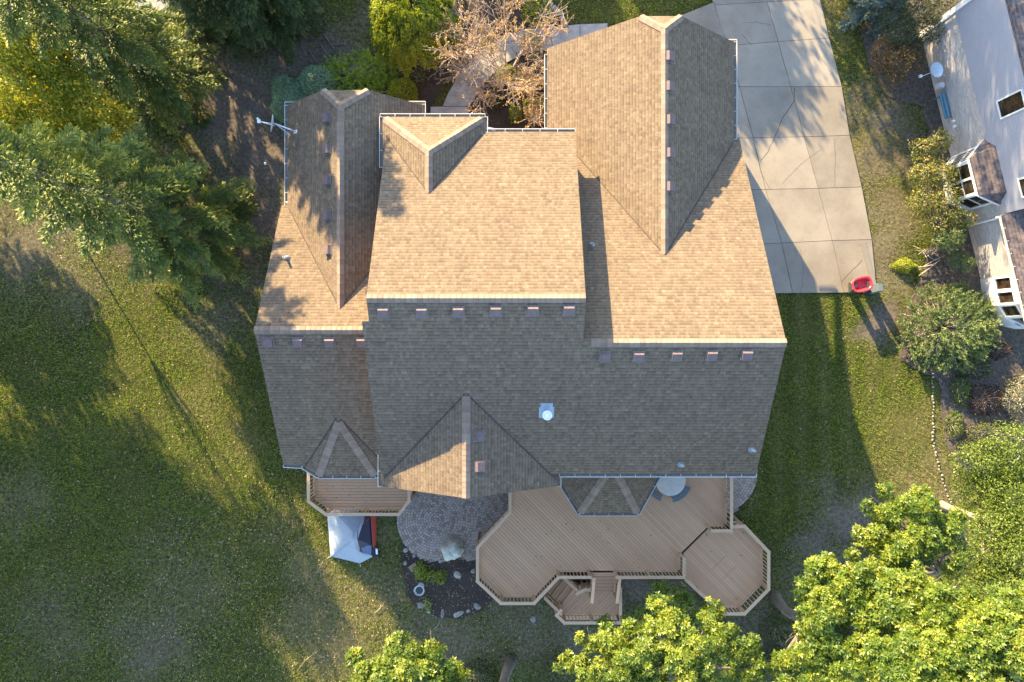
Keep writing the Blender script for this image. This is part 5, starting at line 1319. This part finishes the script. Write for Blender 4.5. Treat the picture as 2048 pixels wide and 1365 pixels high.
# weeping tree: hanging strands
def weeping(base, h, rad, mat, label):
    base = Vector(base); root = empty("weeping_tree", base, label, "tree"); Vs = []; rn = []; limbs = []
    top = base+Vector((.1, 0, h*.8)); limbs.append((curve(base, top, .06), [.16, .13, .12, .10, .08, .06]))
    for i in range(300):
        a = random.uniform(0, 2*math.pi); q = math.sqrt(random.random())*rad; s = top+Vector((random.uniform(-.2, .2), random.uniform(-.2, .2), 0))
        e = Vector((base.x+q*math.cos(a), base.y+q*math.sin(a), base.z+h*(1-.35*(q/rad)**2)*random.uniform(.88, 1.05)))
        if i < 60: limbs.append((curve(s, e, .08, 4), [.04, .03, .022, .016, .01]))
        hang = random.uniform(.5, 1.7)*(.4+.7*q/rad); m = int(70+150*hang); t_ = rng.random(m)
        out = np.array([math.cos(a), math.sin(a), 0])
        pp = np.array(e)+np.outer(t_*.45, out)+np.outer(-t_**1.3*hang, [0, 0, 1])+rng.normal(0, .07, (m, 3))
        dd = norm(np.array([0, 0, -.9])+out*.6+rand_dir(m)*.6); nn = norm(out+np.array([0, 0, .9])+rand_dir(m)*.6)
        Vs.append(leaves(pp, dd, nn, .11*rng.uniform(.7, 1.3, m), .05)); rn.append(np.clip(random.random()*.5+rng.random(m)*.5, 0, 1))
    leaf_obj("crown", Vs, mat, root, rn, base); limb_obj("trunk", limbs, M['bark'], root, 6)
weeping(P(838, 78), 4.0, 1.8, LM['weep'], "yellow-green weeping tree at the top, left of the bare-twigged tree")
# nearly bare ornamental tree
def bare_tree(name, base, h, rad, label, mat, nleaf=3500, seed=3, thin=1.0):
    rs = random.Random(seed); base = Vector(base); root = empty(name, base, label, "tree"); limbs = []; tips = []
    def grow(p, d, L_, r, lev):
        n = 4; pts = [p]; q = p
        for i in range(n):
            d = (d+Vector((rs.uniform(-.22, .22), rs.uniform(-.22, .22), rs.uniform(-.10, .16)))).normalized(); q = q+d*L_/n; pts.append(q)
        limbs.append((pts, [max(.006, r*(1-.13*i)) for i in range(n+1)]))
        if lev == 0: tips.extend(pts[1:]); return
        for k in range(5 if lev > 1 else 8):
            s = pts[rs.randint(1, n)]; a = rs.uniform(0, 2*math.pi)
            nd = (d*.75+Vector((math.cos(a), math.sin(a), rs.uniform(-.2, .45)))*.75).normalized(); grow(s, nd, L_*rs.uniform(.5, .78), r*.55, lev-1)
    for k in range(7):
        a = 2*math.pi*k/7+rs.uniform(-.3, .3); grow(base, Vector((math.cos(a)*1.0, math.sin(a)*1.0, .8)).normalized(), h*.60, .06*thin, 3)
    tp = np.array([t[:] for t in tips]); i = rng.integers(0, len(tp), nleaf); m = nleaf
    # leaves gather in patches
    w = np.sin(tp[i, 0]*1.9+1)+np.sin(tp[i, 1]*2.3)+rng.normal(0, .8, m); i = i[w > -.7]; m = len(i)
    leaf_obj("crown", leaves(tp[i]+rng.normal(0, .03, (m, 3)), rand_dir(m), norm(rand_dir(m)+np.array([0, 0, .7])), .078*rng.uniform(.6, 1.3, m), .055), mat, root, None, base)
    limb_obj("trunk", limbs, M['twig'], root, 4); print("bare", len(limbs))
bare_tree("ornamental_tree", P(1012, 160), 4.3, 2.6, "nearly bare tree with pale twigs and brown-gold leaves over the front walk", LM['drygold'], 19000)
dome("gold_shrub", P(1075, 28), .8, .8, .9, LM['weep'], "yellow-green rounded shrub inside the curved stone block edging", leaf=.08, dens=520)
dome("gold_shrub", P(1062, 95), .55, .7, 1.0, LM['yellow'], "loose golden shrub beside the front walk near the garage roof corner", leaf=.08, dens=300)
dome("boxwood_shrub", P(1013, 152), .52, .5, .6, LM['weep'], "round olive-green shrub amid the bare tree's twigs", leaf=.05, dens=1200, lump=.03)
dome("boxwood_shrub", P(1066, 216), .55, .45, .6, LM['juniper'], "bright green leafy shrub above the pale boulder near the garage gutter", leaf=.09, dens=420)
dome("boxwood_shrub", P(1030, 232), .35, .5, .5, LM['lime'], "lime-green leafy shrub left of the pale boulder", leaf=.08, dens=420)
dome("boxwood_shrub", P(990, 205), .5, .45, .5, LM['under'], "low green shrub in the porch bed left of the lime-green one", leaf=.08, dens=380)
dome("boxwood_shrub", P(1092, 168), .45, .4, .7, LM['under'], "dark green shrub against the garage wall under the bare tree", leaf=.08, dens=420)
dome("gold_shrub", P(905, 100), .6, .55, .8, LM['weep'], "small yellow-green shrub beside the front walk's left bend", leaf=.08, dens=280)
dome("boxwood_shrub", P(898, 5), .8, .6, .7, LM['under'], "dark green shrub at the top edge beside the weeping tree", leaf=.08, dens=520)

# right side, along the neighbour's house
spruce("blue_spruce", P(1738, 12), 4.4, 1.75, LM['blue'], "blue-grey spruce at the top edge by the driveway strip", z0=.2, spacing=.4, dens=90)
broadleaf("leafy_shrub", P(1815, 45), [B(1790, 30, 1.6, .8), B(1835, 20, 1.8, .9), B(1850, 60, 1.4, .8), B(1800, 70, 1.5, .8), B(1820, 100, 1.2, .6), B(1880, 10, 1.6, .7)], LM['under'], "dark green bushy shrub beside the neighbour's white corner board", leaf=.11, dens=170, kind='single', trunk=.05, aspect=.55, cat="shrub")
broadleaf("russet_shrub", P(1790, 125), [B(1765, 105, 1.3, .7), B(1795, 125, 1.5, .8), B(1825, 120, 1.3, .6), B(1785, 155, 1.0, .55), B(1760, 130, 1.0, .5), B(1815, 95, 1.4, .6)], LM['rust'], "rust-brown shrub between the grass strip and the neighbour's dish", leaf=.10, dens=200, kind='single', trunk=.05, aspect=.5, cat="shrub")
broadleaf("turning_shrub", P(1862, 385), [B(1850, 300, 1.3, .65), B(1880, 285, 1.4, .6), B(1845, 345, 1.3, .7), B(1875, 350, 1.6, .75), B(1850, 400, 1.4, .75), B(1890, 405, 1.6, .75), B(1875, 445, 1.3, .65), B(1925, 440, 1.4, .55), B(1900, 350, 1.3, .5), B(1840, 420, 1.0, .45), B(1905, 455, 1.2, .5)], LM['burn'], "tall green shrub turning orange in front of the neighbour's bay window", leaf=.11, dens=190, kind='single', trunk=.06, aspect=.55, cat="shrub")
broadleaf("cloud_pine", P(1905, 512), [B(1882, 478, 1.3, .45), B(1908, 474, 1.4, .5), B(1895, 490, 1.2, .4)], LM['pine'], "small cloud-pruned pine pad below the turning shrub", leaf=.09, dens=700, kind='single', trunk=.05, aspect=.3, cat="shrub")
broadleaf("cloud_pine", P(1925, 545), [B(1912, 520, .9, .4), B(1932, 525, 1.0, .45)], LM['pine'], "shaded pine pad between the cloud-pruned one and the big juniper", leaf=.09, dens=700, kind='single', trunk=.04, aspect=.3, cat="shrub")
limbs = []
rs_ = random.Random(5)
for i in range(16):
    a = P(1855+rs_.uniform(-10, 10), 508+rs_.uniform(-8, 8), .05); b = a+Vector((rs_.uniform(-.9, .6), rs_.uniform(-.5, .5), rs_.uniform(.1, .5))); limbs.append((curve(a, b, .2, 3), [.03, .024, .016, .008]))
for s, e in (((1838, 540), (1890, 512)), ((1838, 552), (1880, 520)), ((1836, 535), (1870, 528))): limbs.append((curve(P(*s, .2), P(*e, .4), .05, 4), [.035, .03, .026, .022, .016]))
o = limb_obj("dead_branch", limbs, M['lightbark'], None, 5); tag(o, "pale bare dead branches on the soil beside the lime-yellow shrub", "branch")
dome("lime_shrub", P(1806, 532), .62, .36, .4, LM['globe'], "small lime-yellow shrub at the edge of the dry grass strip", leaf=.06, dens=1500, lump=.06)
spiky("spreading_juniper", P(1882, 655), 2.35, 2.1, 1.5, LM['pine'], "big spreading green juniper in front of the neighbour's rounded corner", 760, .55, .11, dens=1.1)
dome("variegated_shrub", P(2042, 800), 1.3, 1.3, 1.5, LM['varieg'], "pale variegated shrub at the right edge", leaf=.10, dens=380)
for i, (a, b, rx_, ry_, z, mt_, lb) in enumerate([(1945, 735, .9, .6, .6, 'under', "low dark shrub between the big juniper and the variegated shrub"), (1965, 800, .9, .8, .7, 'plum', "dark plum shrub left of the variegated shrub"), (1918, 780, .5, .8, .5, 'locust', "thin green shrub at the lawn edge under the big juniper"), (1905, 850, .45, .7, .5, 'locust', "green leafy shrub beside the line of small pale stones"), (1975, 870, 1.2, .8, .8, 'under', "dark undergrowth shrub below the variegated shrub"), (1940, 900, .8, .6, .6, 'under', "dark shrub at the top of the fine-leaved trees"), (1990, 700, .7, .5, .5, 'plum', "dark shrub below the neighbour's rounded corner")]):
    dome("undergrowth_shrub", P(a, b), rx_, ry_, z, LM[mt_], lb, leaf=.09, dens=320)

# fine-leaved trees at the right edge, one with a pale leaning trunk
broadleaf("locust_tree", P(1884, 1011), [B(2010, 960, 5.2, 1.5), B(1960, 925, 5.0, 1.1), B(2045, 900, 5.6, 1.2), B(1955, 980, 4.6, 1.0), B(2050, 1000, 5.6, 1.4), B(2000, 1090, 6.0, 1.5), B(2050, 1130, 6.4, 1.5), B(1960, 1130, 5.5, 1.1), B(2030, 1200, 6.5, 1.5), B(1985, 1045, 5.6, .9), B(2060, 1060, 6.2, 1.2), B(1990, 1180, 6, 1.1)], LM['locust'], "fine-leaved green tree with a pale leaning trunk at the right edge", leaf=.11, dens=230, kind='single', aspect=.5, trunk=.20, fork=.55, bark='lightbark')
broadleaf("locust_tree", P(1930, 1240), [B(1900, 1180, 3.2, .9), B(1930, 1150, 3.0, .8), B(1870, 1150, 3.0, .7), B(1920, 1215, 3.4, .8)], LM['locust'], "low fine-leaved sapling half hidden under the oaks at the right", leaf=.11, dens=130, kind='single', aspect=.5, trunk=.05)
oakg = "oaks along the bottom edge"
broadleaf("oak_tree", P(1832, 1135), [B(1762, 1010, 8.6, .85), B(1800, 1052, 8.8, 1.0), B(1835, 1010, 9.0, .85), B(1740, 1075, 8.4, .65), B(1812, 1100, 9.2, 1.05), B(1855, 1075, 9.0, .9), B(1780, 1115, 8.6, .7), B(1900, 1060, 9.0, .8), B(1840, 1000, 8.6, .6), B(1895, 1110, 9.0, .9)], LM['oak'], "bright green oak reaching furthest up the lawn at the right", group=oakg, leaf=.145, dens=46, trunk=.17)
broadleaf("oak_tree", P(1551, 1193), [B(1650, 1160, 9.2, 1.0), B(1700, 1150, 9.6, 1.0), B(1740, 1165, 9.6, .9), B(1630, 1195, 9.0, .8), B(1680, 1210, 9.8, 1.2), B(1740, 1215, 9.8, 1.0), B(1650, 1235, 9.4, 1.0), B(1620, 1260, 8.6, .7), B(1590, 1300, 8.6, .8), B(1640, 1300, 9.4, 1.0), B(1700, 1270, 9.8, 1.1), B(1590, 1345, 8.6, .9), B(1660, 1345, 9.4, 1.1), B(1560, 1320, 8.0, .6)], LM['oak'], "bright green oak whose grey trunk stands by the octagonal deck", group=oakg, leaf=.145, dens=46, trunk=.27, fkp=(-.6, 1.0, 5.5))
broadleaf("oak_tree", P(1760, 1330), [B(1800, 1200, 10.0, 1.1), B(1850, 1175, 10, 1.0), B(1860, 1230, 10.6, 1.2), B(1790, 1255, 10.4, 1.2), B(1760, 1310, 10.4, 1.2), B(1830, 1300, 11, 1.3), B(1900, 1270, 11, 1.2), B(1720, 1355, 10, 1.1), B(1800, 1360, 11, 1.2), B(1880, 1345, 11.4, 1.3), B(1905, 1200, 10.4, .9), B(1945, 1240, 10.8, .9)], LM['oak'], "large bright oak filling the bottom right, between two other oaks", group=oakg, leaf=.15, dens=44, trunk=.25)
broadleaf("oak_tree", P(1960, 1330), [B(1960, 1290, 12, 1.2), B(2010, 1250, 12, 1.2), B(2050, 1290, 12.4, 1.2), B(1950, 1350, 12, 1.2), B(2020, 1340, 12.6, 1.3), B(2060, 1230, 12, 1.0), B(1990, 1220, 11.2, .9)], LM['oak'], "oak in the bottom right corner with the closest leaves", group=oakg, leaf=.15, dens=44, trunk=.24)
broadleaf("oak_tree", P(1345, 1295), [B(1270, 1262, 8.6, .85), B(1320, 1235, 8.6, .9), B(1340, 1280, 9.2, 1.1), B(1390, 1290, 9.2, 1.0), B(1280, 1310, 9.2, 1.1), B(1220, 1290, 8.6, .9), B(1180, 1275, 8.2, .6), B(1230, 1340, 9.2, 1.1), B(1330, 1345, 9.6, 1.2), B(1420, 1340, 9.2, 1.0), B(1440, 1260, 8.4, .8), B(1475, 1290, 8.4, .8), B(1490, 1335, 8.4, .9), B(1160, 1345, 8.4, .8), B(1425, 1225, 8.0, .5), B(1130, 1330, 8.0, .5),
   B(1325, 1170, 3.4, .55), B(1350, 1205, 3.6, .75), B(1310, 1210, 3.4, .6), B(1375, 1195, 3.2, .45), B(1290, 1240, 3.6, .6), B(1215, 1240, 3.2, .55), B(1255, 1235, 3.0, .5), B(1425, 1215, 3.2, .5), B(1390, 1240, 3.4, .6), B(1195, 1280, 3.2, .5)], LM['oak'], "oak below the landing deck with a dark shaded lower branch", group=oakg, leaf=.14, dens=46, trunk=.2)
broadleaf("oak_tree", P(1023, 1319), [B(850, 1290, 9.6, .8), B(800, 1310, 9.6, .9), B(765, 1318, 9.2, .7), B(720, 1325, 8.8, .6), B(740, 1350, 9.2, .9), B(810, 1350, 9.8, 1.1), B(870, 1335, 9.6, .9), B(910, 1350, 9.2, .6), B(840, 1380, 9.8, 1.2), B(760, 1400, 9.8, 1.2), B(900, 1400, 9.4, .9), B(1000, 1480, 10, 1.4), B(1060, 1460, 10, 1.2)], LM['oak'], "bright oak crown at the bottom edge, left of its curved grey trunk", group=oakg, leaf=.14, dens=46, trunk=.26, fkp=(-.4, -.9, 6.5))
for a, b, r_, z, lb in ((1555, 1255, .9, 1.6, "dark green understory bush beside the octagonal deck's grey oak trunk"), (1120, 1335, .9, .9, "dark low bush at the bottom edge right of the curved grey trunk"), (960, 1352, 1.0, .8, "dark low bush at the bottom edge left of the curved grey trunk"), (1590, 1290, 1.2, 1.5, "dark understory bush in the gap between two oaks"), (1510, 1330, 1.2, 1.4, "shaded bush at the bottom edge below the octagonal deck"), (1700, 1310, 2.0, 1.2, "wide shaded bush under the oak's lower crown"), (1850, 1290, 2.2, 1.4, "wide shaded bush under the largest oak"), (1980, 1270, 2.0, 1.5, "wide shaded bush under the corner oak")):
    dome("understory_bush", P(a, b), r_, r_*.8, z, LM['under'], lb, leaf=.13, dens=200)
# small plants in the mulch bed
dome("lime_plant", P(843, 1140), .42, .40, .4, LM['lime'], "rounder lime-green plant in the mulch bed, upper left of the pair", leaf=.11, dens=420, lump=.12, spike=.8)
dome("lime_plant", P(873, 1151), .52, .32, .35, LM['lime'], "longer lime-green plant in the mulch bed, right of the round one", leaf=.11, dens=400, lump=.14, spike=.8)
dome("green_plant", P(855, 1206), .22, .34, .3, LM['juniper'], "small green plant in the mulch bed below the bird bath", leaf=.10, dens=200)
dome("green_plant", P(1119, 962), .12, .3, .3, LM['juniper'], "tiny green plant growing beside the bay gutter")
# trees beyond the frame whose shade falls on the lawn and drive; lower-left ones added to cut sky light
for i, (x, y, h, r_, lb, dn, zl) in enumerate([(-29.8, 5.2, 12, 4.0, "tall leafy tree beyond the left edge of the lawn, nearest the spruces", 42, .35), (-35, 0.5, 15, 5.0, "tall leafy tree beyond the left edge, lowest one", 42, .4), (-38.5, 10, 17, 5.5, "tall leafy tree beyond the left edge, behind the nearest", 42, .4), (-41, -5, 16, 5.5, "tall leafy tree furthest beyond the left edge", 42, .4),
  (-35, -13, 15, 5.0, "unseen leafy tree added beyond the lower left lawn edge to dim the sky light", 34, .4), (-30, -25, 14, 5.0, "unseen leafy tree added beyond the lower left corner to dim the sky light", 34, .4), (-17, -27, 14, 5.0, "unseen leafy tree added below the bottom edge, left of the oaks, to dim the sky light", 34, .4), (-33.5, 6.5, 13, 3.6, "tall leafy tree beyond the left edge, between two others", 42, .35), (-31.6, 12.2, 11, 3.2, "leafy tree beyond the left edge, level with the yellowing tree", 42, .3), (-23.9, 8.0, 9.8, 2.3, "thin-crowned tree just beyond the left edge beside the big spruce", 15, .66), (-14, 28, 6.2, 3.4, "leafy street tree beyond the top edge, left", 42, .5), (-5, 29, 5.6, 3.2, "leafy street tree beyond the top edge, middle", 42, .5), (3.0, 29, 6.6, 3.0, "leafy street tree beyond the top edge, above the garage", 42, .5),
  (10.2, 27.5, 7.6, 2.2, "sparse street tree beyond the top edge above the driveway", 9, .5), (13.6, 27, 12, 2.6, "sparse tree beyond the top edge above the neighbour's house", 10, .5), (15.0, 23, 11.5, 2.2, "second sparse tree beyond the top edge above the neighbour's house", 10, .5)]):
    cl = [(x+r_*.62*math.cos(a)*q, y+r_*.62*math.sin(a)*q, h*zf, r_*.5) for a, q, zf in [(k*1.05+i, 1, .70+.1*(k % 2)) for k in range(6)]+[(k*1.4+.4, .9, zl+.1) for k in range(5)]+[(k*2.1, .5, .88) for k in range(3)]+[(0, 0, .70)]]
    broadleaf("shade_tree", (x, y, 0), cl, LM['locust'], lb, group="trees beyond the frame", leaf=.28, dens=dn, kind='single', aspect=.7, trunk=.22 if dn > 20 else .06, twigs=False)

# ------------------------------------------------------------------ grass, fallen leaves
EXC = [pxs([(640, 205), (640, 890), (760, 930), (900, 960), (1440, 940), (1440, 260), (1380, 90), (1130, 110), (1130, 260), (980, 250), (830, 260), (830, 210)], 0),
       pxs([(1356, 34), (1427, 6), (1398, -80), (1612, -80), (1752, 587), (1478, 588), (1372, 97)]),
       pxs(left+[(940, 1122), (1040, 1100), (1040, 940), (840, 940)]), poly2,
       pxs([(802, 1085), (808, 1150), (812, 1185), (830, 1212), (870, 1232), (915, 1238), (955, 1226), (985, 1203), (1010, 1190), (1010, 1110), (900, 1115)]),
       pxs([(845, 240), (850, 150), (880, 60), (905, -30), (1085, -30), (1112, 10), (1128, 45), (1215, 48), (1215, 102), (1110, 100), (1110, 240)]),
       pxs([(1800, -40), (1720, 60), (1735, 120), (1775, 190), (1845, 215), (1860, 290), (1838, 330), (1848, 420), (1870, 470), (1850, 540), (1800, 640), (1800, 720), (1875, 760), (1895, 900), (1940, 960), (2100, 900), (2100, -40)]),
       pxs([(655, 240), (650, 150), (700, 120), (760, 105), (850, 60), (870, 120), (850, 240)])]
def inside(x, y, poly):
    c = np.zeros(x.shape, bool); j = len(poly)-1
    for i in range(len(poly)):
        xi, yi = poly[i]; xj, yj = poly[j]
        c ^= ((yi > y) != (yj > y)) & (x < (xj-xi)*(y-yi)/(yj-yi+1e-12)+xi); j = i
    return c
n = 950000
x = rng.uniform(-27.5, 27.5, n); y = rng.uniform(-18.5, 18.5, n)
ok = np.ones(n, bool)
for e in EXC: ok &= ~inside(x, y, e)
d_, b_ = turf(x, y); cl = .5+.5*np.sin(x*3.1+np.sin(y*2.3)*2)*np.sin(y*2.7+np.sin(x*1.9)*2)
ok &= rng.random(n) > b_*1.15; ok &= rng.random(n) < .62+.38*cl
x, y, d_ = x[ok], y[ok], d_[ok]; n = len(x)
ang = rng.uniform(0, 6.283, n); hh = rng.uniform(.03, .085, n)*(1-.25*d_); ln = rng.uniform(.02, .085, n); w = .0095
tx, ty = np.cos(ang), np.sin(ang); V = np.empty((n, 3, 3))
V[:, 0] = np.stack([x-ty*w, y+tx*w, np.full(n, -.02)], 1); V[:, 1] = np.stack([x+ty*w, y-tx*w, np.full(n, -.02)], 1)
V[:, 2] = np.stack([x+tx*ln, y+ty*ln, hh], 1)
r_ = rng.random(n); print("blades", n)
o = np_mesh("grass", V.reshape(-1, 3), np.arange(n*3).reshape(n, 3), M['grass'], None, np.repeat(r_, 3), {"dry": np.repeat(d_, 3)})
tag(o, "short green and straw-coloured lawn grass", kind="stuff")
# fallen leaves, thick on the left and rear lawn
def litter(n, fn):
    x = rng.uniform(-27, 27, n); y = rng.uniform(-18, 18, n); k = rng.random(n) < fn(x, y)
    return x[k], y[k]
def dens(x, y):
    px = 1024+x*39; py = 682-y*39
    d = .05+.95*np.exp(-(((px-400)/330)**2+((py-1250)/260)**2))+.45*np.exp(-(((px-700)/260)**2+((py-1230)/180)**2))+.40*np.exp(-(((px-100)/200)**2+((py-600)/250)**2))
    d += .35*np.exp(-(((px-1000)/350)**2+((py-1270)/90)**2))+.35*np.exp(-(((px-560)/120)**2+((py-950)/160)**2))+.12*np.exp(-(((px-1550)/120)**2+((py-1010)/200)**2))
    return np.clip(d*(.4+.6*(.5+.5*np.sin(x*1.7+np.sin(y*1.3)*2)*np.sin(y*1.9))), 0, 1)
x, y = litter(62000, dens); bad = np.zeros(x.shape, bool)
for e in EXC[:2]: bad |= inside(x, y, e)
x, y = x[~bad], y[~bad]; n = len(x); print("litter", n)
c = np.stack([x, y, rng.uniform(.05, .085, n)], 1); a = rng.uniform(0, 6.283, n)
dd = np.stack([np.cos(a), np.sin(a), rng.uniform(-.25, .35, n)], 1); nn = norm(np.stack([rng.normal(0, .35, n), rng.normal(0, .35, n), np.ones(n)], 1))
l = rng.uniform(.045, .10, n)
o = leaf_obj("fallen_leaves", leaves(c, norm(dd), nn, l, l*.75, .12), LM['litter'], None); tag(o, "pale brown fallen leaves scattered over the lawn", kind="stuff")
# leaves on decks and beds
pts = []
for _ in range(420):
    a = P(random.uniform(805, 1000), random.uniform(1110, 1235), .07)
    if in_poly(a.x, a.y, EXC[4]): pts.append(a[:])
for _ in range(60):
    a = P(random.uniform(640, 800), random.uniform(965, 1022), ZD+.03); pts.append(a[:])
for _ in range(90):
    a = P(random.uniform(960, 1450), random.uniform(1000, 1150), ZD+.03); pts.append(a[:]) if in_poly(a.x, a.y, [(mp[0][0], -5.3)]+mp[1:]+mq+[step_a, step_b]+[mr_[0], mr_[1]]+[(mr_[2][0], -5.3)]) else None
c = np.array(pts); n = len(c); a = rng.uniform(0, 6.283, n); l = rng.uniform(.04, .09, n)
o = leaf_obj("scattered_leaves", leaves(c, norm(np.stack([np.cos(a), np.sin(a), np.full(n, .05)], 1)), norm(rand_dir(n)*.3+np.array([0, 0, 1.])), l, l*.6, .1), LM['litter'], None); tag(o, "small dry leaves lying on the mulch bed and deck boards", kind="stuff")
# twigs fallen on the lawn
for i, (a, b, lb) in enumerate((((632, 1146), (646, 1122), "thin fallen twig on sunlit grass left of the tent"), ((750, 1226), (772, 1196), "thin fallen twig on shaded grass below the tent"), ((868, 1258), (880, 1240), "pale fallen stick below the mulch bed"), ((598, 1338), (640, 1300), "curved fallen twig near the bottom edge of the left lawn"))):
    o = limb_obj("fallen_twig", [(curve(P(*a, .06), P(*b, .09), .12, 4), [.02, .018, .015, .012, .008])], M['lightbark'], None, 5); tag(o, lb, "twig")
# surface roots by the top spruce
lim = []
for s, e in (((640, 88), (665, 118)), ((665, 92), (692, 92)), ((648, 70), (680, 112)), ((616, 100), (640, 132)), ((600, 90), (612, 112))): lim.append((curve(P(*s, .0), P(*e, -.01), .15, 5), [.05, .045, .04, .035, .025, .015]))
o = limb_obj("tree_roots", lim, M['bark'], None, 6); tag(o, "surface roots on the bare soil by the dark spruce at the top", "roots")
